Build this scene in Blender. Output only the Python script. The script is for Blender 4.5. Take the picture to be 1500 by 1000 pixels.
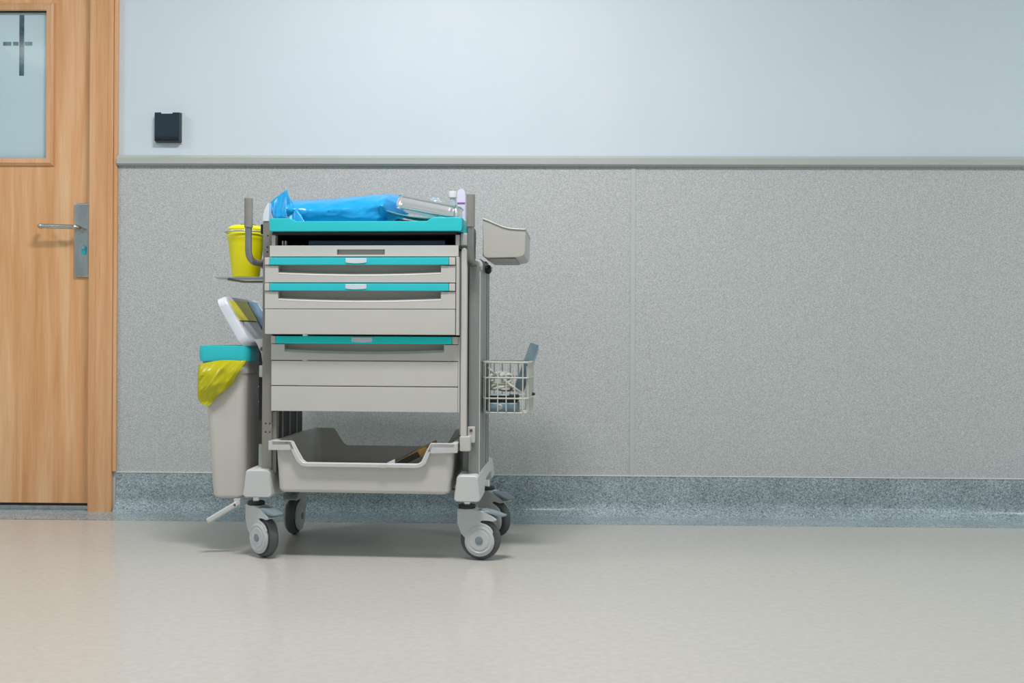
import bpy, bmesh, math, random
from mathutils import Vector, Matrix, noise
random.seed(4)
PI = math.pi
SC = bpy.context.scene
COL = SC.collection
for o in list(bpy.data.objects):
    bpy.data.objects.remove(o)

# ------------------------------------------------------------------ camera
cam = bpy.data.cameras.new('camera')
camo = bpy.data.objects.new('camera', cam)
COL.objects.link(camo)
cam.sensor_width = 36.0
cam.lens = 1450 / 1500 * 36.0
cam.clip_start = 0.05
camo.matrix_world = (Matrix.Translation((0, -3.65, 0.64)) @ Matrix.Rotation(math.radians(1.07), 4, 'Z')
                     @ Matrix.Rotation(PI / 2, 4, 'X') @ Matrix.Rotation(math.radians(0.3), 4, 'Z'))
SC.camera = camo

# ------------------------------------------------------------------ light
w = bpy.data.worlds.new('world')
SC.world = w
w.use_nodes = True
w.node_tree.nodes['Background'].inputs[0].default_value = (0.75, 0.85, 0.9, 1)
w.node_tree.nodes['Background'].inputs[1].default_value = 0.04
SC.view_settings.view_transform = 'Standard'
SC.view_settings.look = 'None'
SC.view_settings.gamma = 1
SC.view_settings.use_curve_mapping = False
SC.view_settings.exposure = -0.20

PANEL_Z = 2.70
PANELS = [(-0.30, -1.60, 0.66, 0.28, 60, (1.0, 0.93, 0.935)),
          (-3.6, -1.50, 0.6, 0.6, 38, (0.93, 0.995, 1.0)),  # from here down: unseen fill panels, added to brighten the corridor
          (3.9, -1.50, 1.2, 0.6, 62, (0.93, 0.995, 1.0)),
          (-0.2, -3.4, 0.6, 0.6, 5, (0.93, 0.995, 1.0)),
          (2.9, -3.4, 0.6, 0.6, 9, (0.93, 0.995, 1.0)),
          (-3.4, -3.4, 0.6, 0.6, 9, (0.93, 0.995, 1.0)),
          (6.1, -1.45, 0.6, 0.6, 24, (0.93, 0.995, 1.0))]
for (px, py, sx, sy, e, c) in PANELS:
    l = bpy.data.lights.new('panel_or_fill_light', 'AREA')
    l.shape = 'RECTANGLE'
    l.size = sx
    l.size_y = sy
    l.energy = e
    l.color = c
    lo = bpy.data.objects.new('panel_or_fill_light', l)
    lo.location = (px, py, PANEL_Z - 0.02)
    COL.objects.link(lo)


# ------------------------------------------------------------------ materials
def s2l(c):
    return tuple((v / 255 / 12.92) if v / 255 <= 0.04045 else ((v / 255 + 0.055) / 1.055) ** 2.4 for v in c)


def mat(name, rgb, rough=0.5, metal=0.0, rgb2=None, scale=20, detail=4, stretch=(1, 1, 1), bump=0.0, bscale=None,
        spec=0.5, coat=0.0, trans=0.0, alpha=1.0, ramp=(0.35, 0.65), emit=None, sss=0.0, dist=0.002, rvar=0.0, ior=1.5):
    m = bpy.data.materials.new(name)
    m.use_nodes = True
    nt = m.node_tree
    b = nt.nodes['Principled BSDF']
    b.inputs['Roughness'].default_value = rough
    b.inputs['Metallic'].default_value = metal
    b.inputs['Specular IOR Level'].default_value = spec
    b.inputs['Coat Weight'].default_value = coat
    b.inputs['Coat Roughness'].default_value = 0.08
    b.inputs['Transmission Weight'].default_value = trans
    b.inputs['Alpha'].default_value = alpha
    b.inputs['IOR'].default_value = ior
    if sss:
        b.inputs['Subsurface Weight'].default_value = sss
        b.inputs['Subsurface Scale'].default_value = 0.02
    if emit:
        b.inputs['Emission Color'].default_value = (*emit[0], 1)
        b.inputs['Emission Strength'].default_value = emit[1]
    tc = nt.nodes.new('ShaderNodeTexCoord')
    mp = nt.nodes.new('ShaderNodeMapping')
    mp.inputs['Scale'].default_value = stretch
    nt.links.new(tc.outputs['Object'], mp.inputs[0])
    n = nt.nodes.new('ShaderNodeTexNoise')
    n.inputs['Scale'].default_value = scale
    n.inputs['Detail'].default_value = detail
    nt.links.new(mp.outputs[0], n.inputs['Vector'])
    r = nt.nodes.new('ShaderNodeValToRGB')
    r.color_ramp.elements[0].position = ramp[0]
    r.color_ramp.elements[1].position = ramp[1]
    c1 = s2l(rgb)
    c2 = s2l(rgb2) if rgb2 else tuple(v * 0.96 for v in c1)
    r.color_ramp.elements[0].color = (*c1, 1)
    r.color_ramp.elements[1].color = (*c2, 1)
    nt.links.new(n.outputs['Fac'], r.inputs[0])
    nt.links.new(r.outputs[0], b.inputs['Base Color'])
    if rvar:
        mr = nt.nodes.new('ShaderNodeMapRange')
        mr.inputs['To Min'].default_value = rough - rvar
        mr.inputs['To Max'].default_value = rough + rvar
        nt.links.new(n.outputs['Fac'], mr.inputs[0])
        nt.links.new(mr.outputs[0], b.inputs['Roughness'])
    if bump:
        n2 = nt.nodes.new('ShaderNodeTexNoise')
        n2.inputs['Scale'].default_value = bscale or scale
        n2.inputs['Detail'].default_value = 3
        nt.links.new(mp.outputs[0], n2.inputs['Vector'])
        bp = nt.nodes.new('ShaderNodeBump')
        bp.inputs['Strength'].default_value = bump
        bp.inputs['Distance'].default_value = dist
        nt.links.new(n2.outputs['Fac'], bp.inputs['Height'])
        nt.links.new(bp.outputs[0], b.inputs['Normal'])
    return m


def speckle_mat(name, base, dark, light, scale, rough):
    """terrazzo-like vinyl: voronoi cells, each its own tone"""
    m = bpy.data.materials.new(name)
    m.use_nodes = True
    nt = m.node_tree
    b = nt.nodes['Principled BSDF']
    b.inputs['Roughness'].default_value = rough
    tc = nt.nodes.new('ShaderNodeTexCoord')
    v = nt.nodes.new('ShaderNodeTexVoronoi')
    v.inputs['Scale'].default_value = scale
    nt.links.new(tc.outputs['Object'], v.inputs['Vector'])
    r = nt.nodes.new('ShaderNodeValToRGB')
    e = r.color_ramp.elements
    e[0].position = 0.0
    e[0].color = (*s2l(dark), 1)
    e[1].position = 1.0
    e[1].color = (*s2l(light), 1)
    a = e.new(0.35)
    a.color = (*s2l(base), 1)
    a = e.new(0.75)
    a.color = (*[x * 1.12 for x in s2l(base)], 1)
    sep = nt.nodes.new('ShaderNodeSeparateColor')
    nt.links.new(v.outputs['Color'], sep.inputs[0])
    nt.links.new(sep.outputs[0], r.inputs[0])
    n = nt.nodes.new('ShaderNodeTexNoise')
    n.inputs['Scale'].default_value = 6
    n.inputs['Detail'].default_value = 5
    nt.links.new(tc.outputs['Object'], n.inputs['Vector'])
    mx = nt.nodes.new('ShaderNodeMix')
    mx.data_type = 'RGBA'
    mx.blend_type = 'OVERLAY'
    mx.inputs[0].default_value = 0.35
    nt.links.new(r.outputs[0], mx.inputs[6])
    nt.links.new(n.outputs['Fac'], mx.inputs[7])
    hs = nt.nodes.new('ShaderNodeHueSaturation')
    hs.inputs['Saturation'].default_value = 0.8
    nt.links.new(mx.outputs[2], hs.inputs['Color'])
    nt.links.new(hs.outputs[0], b.inputs['Base Color'])
    return m


def wood_mat(name, c1, c2, c3):
    m = bpy.data.materials.new(name)
    m.use_nodes = True
    nt = m.node_tree
    b = nt.nodes['Principled BSDF']
    b.inputs['Roughness'].default_value = 0.38
    tc = nt.nodes.new('ShaderNodeTexCoord')
    mp = nt.nodes.new('ShaderNodeMapping')
    mp.inputs['Scale'].default_value = (9, 9, 0.55)
    nt.links.new(tc.outputs['Object'], mp.inputs[0])
    n0 = nt.nodes.new('ShaderNodeTexNoise')
    n0.inputs['Scale'].default_value = 2.6
    n0.inputs['Detail'].default_value = 8
    n0.inputs['Distortion'].default_value = 0.6
    nt.links.new(mp.outputs[0], n0.inputs['Vector'])
    r = nt.nodes.new('ShaderNodeValToRGB')
    r.color_ramp.elements[0].position = 0.32
    r.color_ramp.elements[0].color = (*s2l(c1), 1)
    r.color_ramp.elements[1].position = 0.68
    r.color_ramp.elements[1].color = (*s2l(c3), 1)
    e = r.color_ramp.elements.new(0.5)
    e.color = (*s2l(c2), 1)
    nt.links.new(n0.outputs['Fac'], r.inputs[0])
    mp2 = nt.nodes.new('ShaderNodeMapping')
    mp2.inputs['Scale'].default_value = (260, 260, 7)
    nt.links.new(tc.outputs['Object'], mp2.inputs[0])
    n1 = nt.nodes.new('ShaderNodeTexNoise')
    n1.inputs['Scale'].default_value = 1
    nt.links.new(mp2.outputs[0], n1.inputs['Vector'])
    mx = nt.nodes.new('ShaderNodeMix')
    mx.data_type = 'RGBA'
    mx.blend_type = 'SOFT_LIGHT'
    mx.inputs[0].default_value = 0.35
    bw = nt.nodes.new('ShaderNodeCombineColor')
    for i in range(3):
        nt.links.new(n1.outputs['Fac'], bw.inputs[i])
    nt.links.new(r.outputs[0], mx.inputs[6])
    nt.links.new(bw.outputs[0], mx.inputs[7])
    nt.links.new(mx.outputs[2], b.inputs['Base Color'])
    return m


M = {}
M['wallpaint'] = mat('wall_paint', (214, 226, 235), 0.6, rgb2=(211, 224, 233), scale=3, bump=0.05, bscale=300)
M['frontwall'] = mat('grey_green_wall_paint', (196, 204, 206), 0.6)
M['panel'] = mat('wainscot_laminate', (165, 172, 172), 0.55, rgb2=(207, 212, 211), scale=380, detail=2, bump=0.4, bscale=330, dist=0.0012, ramp=(0.38, 0.62))
M['railtrim'] = mat('rail_aluminium_plastic', (182, 189, 184), 0.45, scale=5)
M['seam'] = mat('seam_strip', (190, 199, 195), 0.5, scale=5)
M['bead'] = mat('white_bead', (225, 228, 226), 0.4)
M['speck'] = speckle_mat('speckled_vinyl', (144, 163, 170), (98, 115, 120), (190, 205, 210), 300, 0.22)
M['floor'] = mat('beige_vinyl', (196, 194, 187), 0.2, rgb2=(190, 188, 181), scale=55, detail=6, spec=0.3, rvar=0.02)
M['ceil'] = mat('ceiling_white', (232, 235, 236), 0.8)
M['wood'] = wood_mat('beech_veneer', (220, 160, 107), (231, 177, 127), (240, 195, 149))
M['wood2'] = wood_mat('beech_casing', (216, 160, 110), (223, 170, 122), (231, 184, 139))
M['steel'] = mat('brushed_steel', (206, 209, 210), 0.26, 1.0, rgb2=(186, 190, 191), scale=6, stretch=(6, 6, 1))
M['chrome'] = mat('polished_steel', (240, 242, 244), 0.14, 0.72, scale=9, bump=0.04, bscale=25)
M['frost'] = mat('frosted_glass', (196, 220, 228), 0.25, rgb2=(190, 216, 224), scale=3, coat=0.3)
M['clear'] = mat('clear_glass_strip', (78, 112, 128), 0.1, rgb2=(44, 66, 78), scale=30, coat=0.5)
M['navy'] = mat('navy_plastic', (30, 50, 64), 0.35, rgb2=(27, 46, 60))
M['navy2'] = mat('darkest_navy_plastic', (16, 28, 38), 0.3)
M['plastic'] = mat('warm_grey_plastic', (203, 202, 197), 0.42, rgb2=(200, 199, 194), scale=8, bump=0.02, bscale=400)
M['plastic2'] = mat('light_grey_plastic', (206, 209, 208), 0.38, scale=8)
M['plastdark'] = mat('recess_grey_plastic', (170, 168, 163), 0.5, scale=8)
M['teal'] = mat('teal_plastic', (50, 204, 212), 0.38, rgb2=(46, 200, 209), scale=6)
M['teal_lift'] = mat('teal_plastic_shade_lift', (8, 232, 230), 0.38, rgb2=(8, 228, 228), scale=6)  # copy of the teal, brightened to offset shade under the upper drawers
M['lockblue'] = mat('blue_anodised', (44, 160, 200), 0.3, rgb2=(30, 180, 190), scale=90)
M['label'] = mat('label_clip_white', (214, 228, 238), 0.25)
M['alu'] = mat('grey_aluminium', (152, 156, 154), 0.42, 0.35, rgb2=(144, 149, 147), scale=20, stretch=(1, 1, 0.1))
M['aluD'] = mat('taupe_aluminium', (148, 145, 139), 0.45, 0.25, scale=20, stretch=(1, 1, 0.1))
M['black'] = mat('black_plastic', (28, 33, 35), 0.45)
M['blackblue'] = mat('black_blue_liner', (40, 72, 96), 0.3)
M['grip'] = mat('grey_grip', (140, 139, 133), 0.45, 0.0)
M['tube'] = mat('satin_tube', (150, 152, 148), 0.3, 0.6)
M['rubber'] = mat('grey_rubber', (84, 88, 90), 0.6, scale=30)
M['rubberD'] = mat('dark_rubber', (46, 50, 52), 0.6)
M['caster'] = mat('caster_grey_plastic', (196, 202, 202), 0.38)
M['pedal'] = mat('pedal_slate_plastic', (126, 142, 150), 0.4)
M['sidebin'] = mat('side_bin_plastic', (188, 188, 181), 0.4, scale=4)
M['binbody'] = mat('bin_beige_plastic', (206, 204, 197), 0.4, scale=4)
M['yellow'] = mat('yellow_plastic', (238, 232, 20), 0.35, rgb2=(236, 228, 20), scale=8, spec=0.5)
M['white'] = mat('translucent_white_plastic', (224, 234, 242), 0.3, sss=0.2)
M['bluelabel_glint'] = mat('blue_label_or_glint', (92, 152, 196), 0.35, rgb2=(150, 192, 220), scale=30)  # label blue, also used for the painted rail reflection
M['ylabel'] = mat('yellow_label', (252, 244, 30), 0.4)
M['wire'] = mat('cream_coated_wire', (205, 208, 198), 0.35)
M['zinc'] = mat('zinc_wire', (190, 198, 204), 0.35, 0.4)
M['cable'] = mat('cream_cable', (214, 216, 204), 0.4)
M['paper'] = mat('white_paper', (226, 234, 240), 0.6)
M['purple'] = mat('purple_print', (150, 84, 176), 0.4)
M['palelilac'] = mat('pale_lilac_card', (214, 216, 236), 0.45)
M['slate'] = mat('slate_blue_sleeve', (134, 158, 170), 0.4, rgb2=(116, 142, 156), scale=25)
M['slate2'] = mat('pale_blue_sleeve', (176, 200, 214), 0.4)
M['cardboard'] = mat('brown_cardboard', (222, 176, 104), 0.6, rgb2=(196, 150, 88), scale=60)
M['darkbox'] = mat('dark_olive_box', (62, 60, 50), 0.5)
M['gold'] = mat('yellow_print', (250, 205, 90), 0.5)
M['binin'] = mat('storage_bin_plastic', (208, 207, 201), 0.45, scale=4)
M['screw'] = mat('screw_steel', (120, 124, 126), 0.3, 1.0)


def film(name, c, a, trans_c):
    """thin plastic film: glossy diffuse + translucent"""
    m = bpy.data.materials.new(name)
    m.use_nodes = True
    nt = m.node_tree
    out = nt.nodes['Material Output']
    b = nt.nodes['Principled BSDF']
    b.inputs['Roughness'].default_value = 0.22
    tc = nt.nodes.new('ShaderNodeTexCoord')
    n = nt.nodes.new('ShaderNodeTexNoise')
    n.inputs['Scale'].default_value = 14
    n.inputs['Detail'].default_value = 5
    nt.links.new(tc.outputs['Object'], n.inputs['Vector'])
    bp = nt.nodes.new('ShaderNodeBump')
    bp.inputs['Strength'].default_value = 0.2
    bp.inputs['Distance'].default_value = 0.006
    nt.links.new(n.outputs['Fac'], bp.inputs['Height'])
    nt.links.new(bp.outputs[0], b.inputs['Normal'])
    r = nt.nodes.new('ShaderNodeValToRGB')
    r.color_ramp.elements[0].color = (*s2l(c), 1)
    r.color_ramp.elements[1].color = (*[v * 0.9 for v in s2l(c)], 1)
    nt.links.new(n.outputs['Fac'], r.inputs[0])
    nt.links.new(r.outputs[0], b.inputs['Base Color'])
    t = nt.nodes.new('ShaderNodeBsdfTranslucent')
    t.inputs[0].default_value = (*s2l(trans_c), 1)
    mx = nt.nodes.new('ShaderNodeMixShader')
    mx.inputs[0].default_value = a
    nt.links.new(b.outputs[0], mx.inputs[1])
    nt.links.new(t.outputs[0], mx.inputs[2])
    nt.links.new(mx.outputs[0], out.inputs[0])
    return m


M['bluefilm'] = film('blue_plastic_film', (34, 178, 240), 0.2, (60, 195, 255))
M['yellowfilm'] = film('yellow_plastic_film', (222, 218, 36), 0.25, (235, 230, 40))
M['clearfilm'] = mat('clear_plastic', (215, 228, 236), 0.1, trans=0.6, coat=0.4, alpha=0.75)


# ------------------------------------------------------------------ mesh helpers
class MB:
    def __init__(s):
        s.bm = bmesh.new()

    def _add(s, vs, fs):
        v = [s.bm.verts.new(p) for p in vs]
        out = []
        for f in fs:
            try:
                out.append(s.bm.faces.new([v[i] for i in f]))
            except ValueError:
                pass
        return v, out

    def _bevel(s, v, f, bev, seg):
        if bev <= 0:
            return
        bmesh.ops.recalc_face_normals(s.bm, faces=f)
        ed = {e for x in f for e in x.edges}
        ed = [e for e in ed if len(e.link_faces) == 2 and e.calc_face_angle(0) > 0.5]
        bmesh.ops.bevel(s.bm, geom=ed, offset=bev, segments=seg, profile=0.5, affect='EDGES', clamp_overlap=True)

    def box(s, x0, x1, y0, y1, z0, z1, bev=0.0, seg=2, M4=None):
        vs = [Vector(p) for p in ((x0, y0, z0), (x1, y0, z0), (x1, y1, z0), (x0, y1, z0),
                                  (x0, y0, z1), (x1, y0, z1), (x1, y1, z1), (x0, y1, z1))]
        if M4:
            vs = [M4 @ p for p in vs]
        v, f = s._add(vs, [(3, 2, 1, 0), (4, 5, 6, 7), (0, 1, 5, 4), (1, 2, 6, 5), (2, 3, 7, 6), (3, 0, 4, 7)])
        s._bevel(v, f, bev, seg)
        return s

    def hexa(s, pts, bev=0.0, seg=2):
        v, f = s._add(pts, [(3, 2, 1, 0), (4, 5, 6, 7), (0, 1, 5, 4), (1, 2, 6, 5), (2, 3, 7, 6), (3, 0, 4, 7)])
        s._bevel(v, f, bev, seg)
        return s

    def prism(s, poly, y0, y1, bev=0.0, seg=2, axis='y', M4=None):
        def P(a, b, t):
            p = {'y': (a, t, b), 'x': (t, a, b), 'z': (a, b, t)}[axis]
            p = Vector(p)
            return M4 @ p if M4 else p
        n = len(poly)
        vs = [P(a, b, y0) for a, b in poly] + [P(a, b, y1) for a, b in poly]
        fs = [tuple(range(n))[::-1], tuple(range(n, 2 * n))] + [(i, (i + 1) % n, n + (i + 1) % n, n + i) for i in range(n)]
        v, f = s._add(vs, fs)
        s._bevel(v, f, bev, seg)
        return s

    def loft(s, rings, closed=True, cap=True, loop=False):
        n = len(rings[0])
        vs = [p for r in rings for p in r]
        fs = []
        m = len(rings)
        for i in range(m if loop else m - 1):
            a, b = i * n, ((i + 1) % m) * n
            for j in range(n if closed else n - 1):
                k = (j + 1) % n
                fs.append((a + j, a + k, b + k, b + j))
        if cap and not loop:
            fs.append(tuple(range(n))[::-1])
            fs.append(tuple(range((m - 1) * n, m * n)))
        return s._add(vs, fs)

    def tube(s, pts, r, seg=12, loop=False, cap=True):
        pts = [Vector(p) for p in pts]
        n = len(pts)
        rs = r if isinstance(r, (list, tuple)) else [r] * n
        rings = []
        up = None
        for i, p in enumerate(pts):
            if loop:
                t = (pts[(i + 1) % n] - pts[i - 1])
            else:
                t = pts[min(i + 1, n - 1)] - pts[max(i - 1, 0)]
            t.normalize()
            if up is None:
                up = Vector((0, 0, 1)) if abs(t.z) < 0.9 else Vector((1, 0, 0))
            side = t.cross(up)
            side.normalize()
            up = side.cross(t)
            up.normalize()
            rings.append([p + (side * math.cos(2 * PI * k / seg) + up * math.sin(2 * PI * k / seg)) * rs[i] for k in range(seg)])
        s.loft(rings, cap=cap, loop=loop)
        return s

    def cyl(s, p0, p1, r0, r1=None, seg=28):
        return s.tube([p0, p1], [r0, r0 if r1 is None else r1], seg)

    def lathe(s, prof, c, seg=36, M4=None):
        """prof: (r, z) list, about z through c"""
        rings = []
        for r, z in prof:
            ring = [Vector((c[0] + max(r, 1e-5) * math.cos(2 * PI * k / seg), c[1] + max(r, 1e-5) * math.sin(2 * PI * k / seg), c[2] + z)) for k in range(seg)]
            if M4:
                ring = [M4 @ p for p in ring]
            rings.append(ring)
        s.loft(rings)
        return s


def rrect(x0, x1, y0, y1, r, n=6):
    """rounded rectangle polygon (ccw)"""
    out = []
    for cx, cy, a in ((x1 - r, y1 - r, 0), (x0 + r, y1 - r, 90), (x0 + r, y0 + r, 180), (x1 - r, y0 + r, 270)):
        for k in range(n + 1):
            t = math.radians(a + 90 * k / n)
            out.append((cx + r * math.cos(t), cy + r * math.sin(t)))
    return out


def fillet(pts, r, n=6):
    """rounds a 3D polyline's inner corners"""
    pts = [Vector(p) for p in pts]
    out = [pts[0]]
    for i in range(1, len(pts) - 1):
        p = pts[i]
        a = (pts[i - 1] - p)
        b = (pts[i + 1] - p)
        d = min(r, a.length * 0.49, b.length * 0.49)
        a.normalize()
        b.normalize()
        A, B = p + a * d, p + b * d
        for k in range(n + 1):
            t = k / n
            out.append(A * (1 - t) ** 2 + p * 2 * t * (1 - t) + B * t * t)
    out.append(pts[-1])
    return out


# ------------------------------------------------------------------ frames and objects
CART = Matrix.Translation((-0.4837, -0.7785, 0)) @ Matrix.Rotation(math.radians(-2.83), 4, 'Z')
OFF = {}


def obj(name, mb, m, parent=None, smooth=35, solid=0.0, sub=0):
    bm = mb.bm
    bmesh.ops.recalc_face_normals(bm, faces=bm.faces)
    root = parent
    while root is not None and root.parent is not None:
        root = root.parent
    off = OFF.get(root.name, Vector((0, 0, 0))) if root else Vector((0, 0, 0))
    if off.length:
        bmesh.ops.translate(bm, verts=bm.verts, vec=-off)
    me = bpy.data.meshes.new(name)
    bm.to_mesh(me)
    bm.free()
    me.materials.append(M[m])
    if smooth:
        for p in me.polygons:
            p.use_smooth = True
        me.set_sharp_from_angle(angle=math.radians(smooth))
    o = bpy.data.objects.new(name, me)
    COL.objects.link(o)
    if parent:
        o.parent = parent
    if smooth:
        md = o.modifiers.new('normals', 'WEIGHTED_NORMAL')
        md.keep_sharp = True
    if solid:
        md = o.modifiers.new('thickness', 'SOLIDIFY')
        md.thickness = solid
    if sub:
        md = o.modifiers.new('smooth', 'SUBSURF')
        md.levels = md.render_levels = sub
    return o


def thing(name, label, cat, base=(0, 0, 0), cart=True, group=None):
    o = bpy.data.objects.new(name, None)
    o.empty_display_size = 0.05
    COL.objects.link(o)
    mw = (CART if cart else Matrix.Identity(4)) @ Matrix.Translation(base)
    o.matrix_world = mw
    OFF[o.name] = Vector(base)
    o['label'] = label
    o['category'] = cat
    if group:
        o['group'] = group
    return o


def struct(name, mb, m, parent=None, **k):
    o = obj(name, mb, m, parent, **k)
    if parent is None:
        o['kind'] = 'structure'
    return o


# ================================================================== ROOM
XL, XR, YF = -5.2, 7.2, -4.4
DX0, DX1 = -2.552, -1.6356          # door opening
fl = struct('floor', MB().box(XL, XR, YF, 0.25, -0.05, 0), 'floor')
struct('ceiling', MB().box(XL, XR, YF, 0.25, PANEL_Z + 0.015, PANEL_Z + 0.1), 'ceil')
wb = MB()
wb.box(DX1 + 0.03, XR, 0, 0.15, 0, PANEL_Z + 0.015)
wb.box(XL, DX0 - 0.03, 0, 0.15, 0, PANEL_Z + 0.015)
wb.box(DX0 - 0.03, DX1 + 0.03, 0, 0.15, 2.14, PANEL_Z + 0.015)
wall = struct('wall_back', wb, 'wallpaint', smooth=0)
struct('wall_left', MB().box(XL - 0.1, XL, YF, 0.25, 0, PANEL_Z), 'wallpaint')
struct('wall_right', MB().box(XR, XR + 0.1, YF, 0.25, 0, PANEL_Z), 'wallpaint')
wf = struct('wall_front', MB().box(XL, XR, YF - 0.1, YF, 0, PANEL_Z), 'frontwall')
obj('panel', MB().box(XL, XR, YF, YF + 0.006, 0.14, 1.29), 'railtrim', wf, smooth=0)

# wainscot panels, 6 mm proud, joints covered by slim strips
RT, RB = 1.3225, 1.284
joints = [-1.532, 0.375, 2.28, 4.19, 6.1, XR]
for i in range(len(joints) - 1):
    a = joints[i] + (0.0 if i == 0 else 0.002)
    b = joints[i + 1] - 0.002
    obj('panel', MB().box(a, b, -0.006, 0.0005, 0.14, RB + 0.01), 'panel', wall, smooth=0)
for x in joints[1:-1]:
    obj('joint_strip', MB().box(x - 0.0085, x + 0.0085, -0.0085, -0.003, 0.148, RB + 0.005, 0.001), 'seam', wall)
t = MB()
prof = [(-0.004, RB - 0.001), (-0.018, RB), (-0.024, RB + 0.006), (-0.024, RB + 0.028), (-0.020, RB + 0.031), (-0.012, RT), (-0.002, RT + 0.001), (0.0, RB)]
t.prism(prof, -1.5315, XR, axis='x')
struct('trim_1', t, 'railtrim', smooth=20)
# coved skirting: flat riser, cove, floor flange
cove = [(0.0, 0.147), (-0.008, 0.147), (-0.008, 0.056)]
for k in range(1, 10):
    a = PI / 2 * k / 10
    cove.append((-0.008 - 0.052 * (1 - math.cos(a)), 0.056 - 0.053 * math.sin(a)))
cove += [(-0.06, 0.003), (-0.171, 0.002), (-0.173, 0.0005), (0.0, 0.0005)]
struct('baseboard_back', MB().prism(cove, -1.5335, XR, axis='x'), 'speck', smooth=25)
struct('trim_2', MB().box(-1.5325, XR, -0.0095, 0.0, 0.1472, 0.1505), 'bead')
struct('trim_3', MB().box(XL, -1.5336, -0.172, 0.02, 0.0004, 0.0022), 'speck')

# ------------------------------------------------------------------ door
dr = bpy.data.objects.new('door_1', None)
COL.objects.link(dr)
dr.location = ((DX0 + DX1) / 2, 0.05, 0)
OFF['door_1'] = Vector(dr.location)
dr['kind'] = 'structure'
GX0, GX1, GZ0, GZ1 = -2.37, -1.818, 1.318, 1.868
LF = 0.026                         # leaf front plane
lf = MB()
lf.box(DX0 + 0.003, GX0, LF, LF + 0.042, 0.027, 2.1)
lf.box(GX1, DX1 - 0.001, LF, LF + 0.042, 0.027, 2.1)
lf.box(GX0, GX1, LF, LF + 0.042, 0.027, GZ0)
lf.box(GX0, GX1, LF, LF + 0.042, GZ1, 2.1)
leaf = obj('door_leaf', lf, 'wood', dr, smooth=0)
pane = obj('glass_pane', MB().box(GX0, GX1, LF + 0.014, LF + 0.02, GZ0, GZ1), 'frost', dr)
for (x0, x1, z0, z1) in ((-1.929, -1.911, 1.63, 1.858), (-1.990, -1.960, 1.743, 1.757), (-1.953, -1.933, 1.743, 1.757), (-1.908, -1.880, 1.743, 1.757)):
    obj('clear_strip', MB().box(x0, x1, LF + 0.0132, LF + 0.014, z0, z1), 'clear', pane, smooth=0)
# glazing bead: picture-frame moulding around the pane
bw = 0.031
rings = []
for (x, z, sx, sz) in ((GX0, GZ0, -1, -1), (GX1, GZ0, 1, -1), (GX1, GZ1, 1, 1), (GX0, GZ1, -1, 1)):
    rings.append([Vector((x - sx * 0.0 + sx * d, yy, z + sz * d)) for d, yy in
                  ((0, LF + 0.014), (0.0, LF - 0.004), (0.003, LF - 0.008), (0.02, LF - 0.012), (0.023, LF - 0.009), (bw - 0.002, LF - 0.006), (bw, LF + 0.0), (bw, LF + 0.004))])
b = MB()
b.loft(rings, closed=True, loop=True)
obj('glazing_bead', b, 'wood2', dr, smooth=20)
# casings: stepped section swept up the sides and over the head
cs = MB()
CI, CO = DX1, -1.5335
prof = [(CI, 0.10), (CI, -0.018), (CI + 0.003, -0.021), (CI + 0.024, -0.021), (CI + 0.026, -0.0185), (CI + 0.068, -0.0185), (CI + 0.070, -0.021),
        (CI + 0.086, -0.021), (CI + 0.0885, -0.018), (CI + 0.0885, 0.0), (CI + 0.03, 0.0), (CI + 0.03, 0.10)]
obj('casing', MB().prism(prof, 0.0005, 2.19, axis='z'), 'wood2', dr, smooth=20)
pl = [(DX0 + (CI - x), y) for x, y in prof]
obj('casing', MB().prism(pl, 0.0005, 2.19, axis='z'), 'wood2', dr, smooth=20)
obj('head_casing', MB().box(DX0, DX1, -0.018, 0.1, 2.103, 2.19, 0.003), 'wood2', dr)
obj('edge_strip', MB().box(CI + 0.0895, CO + 0.001, -0.0155, 0.0, 0.1515, 2.19, 0.0015), 'wood2', dr)
obj('threshold', MB().box(DX0 + 0.002, DX1 - 0.001, 0.021, 0.08, 0.0005, 0.018, 0.003), 'steel', dr)
# handle plate
px0, px1, pz0, pz1 = -1.7065, -1.6405, 0.872, 1.148
pl = MB().prism([(px0, pz0), (px1, pz0), (px1, pz1), (px0, pz1)], LF - 0.011, LF, 0.0045, 3)
plate = obj('handle_plate', pl, 'steel', dr)
obj('raised_face', MB().box(px0 + 0.010, px1 - 0.010, LF - 0.0125, LF - 0.010, pz0 + 0.004, pz1 - 0.004, 0.001), 'steel', plate)
lv = MB()
path = fillet([(-1.6755, LF - 0.012, 1.052), (-1.6755, LF - 0.055, 1.054), (-1.815, LF - 0.060, 1.057), (-1.82, LF - 0.03, 1.057)], 0.03, 8)
lv.tube(path, 0.0085, 16)
lv.cyl((-1.6755, LF - 0.0125, 1.052), (-1.6755, LF - 0.024, 1.052), 0.0125)
obj('lever', lv, 'steel', plate)
cy = MB()
cy.prism([(-1.6675 + 0.0095 * math.cos(a), 0.973 + (0.009 if math.sin(a) > 0 else -0.009) + 0.0095 * math.sin(a)) for a in [2 * PI * k / 28 for k in range(28)]], LF - 0.015, LF - 0.011, 0.0008)
obj('lock_cylinder', cy, 'lockblue', plate)
cy = MB().cyl((-1.6675, LF - 0.0125, 0.981), (-1.6675, LF - 0.019, 0.981), 0.006)
cy.box(-1.6683, -1.6667, LF - 0.0195, LF - 0.018, 0.977, 0.985)
obj('keyway', cy, 'steel', plate)

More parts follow.
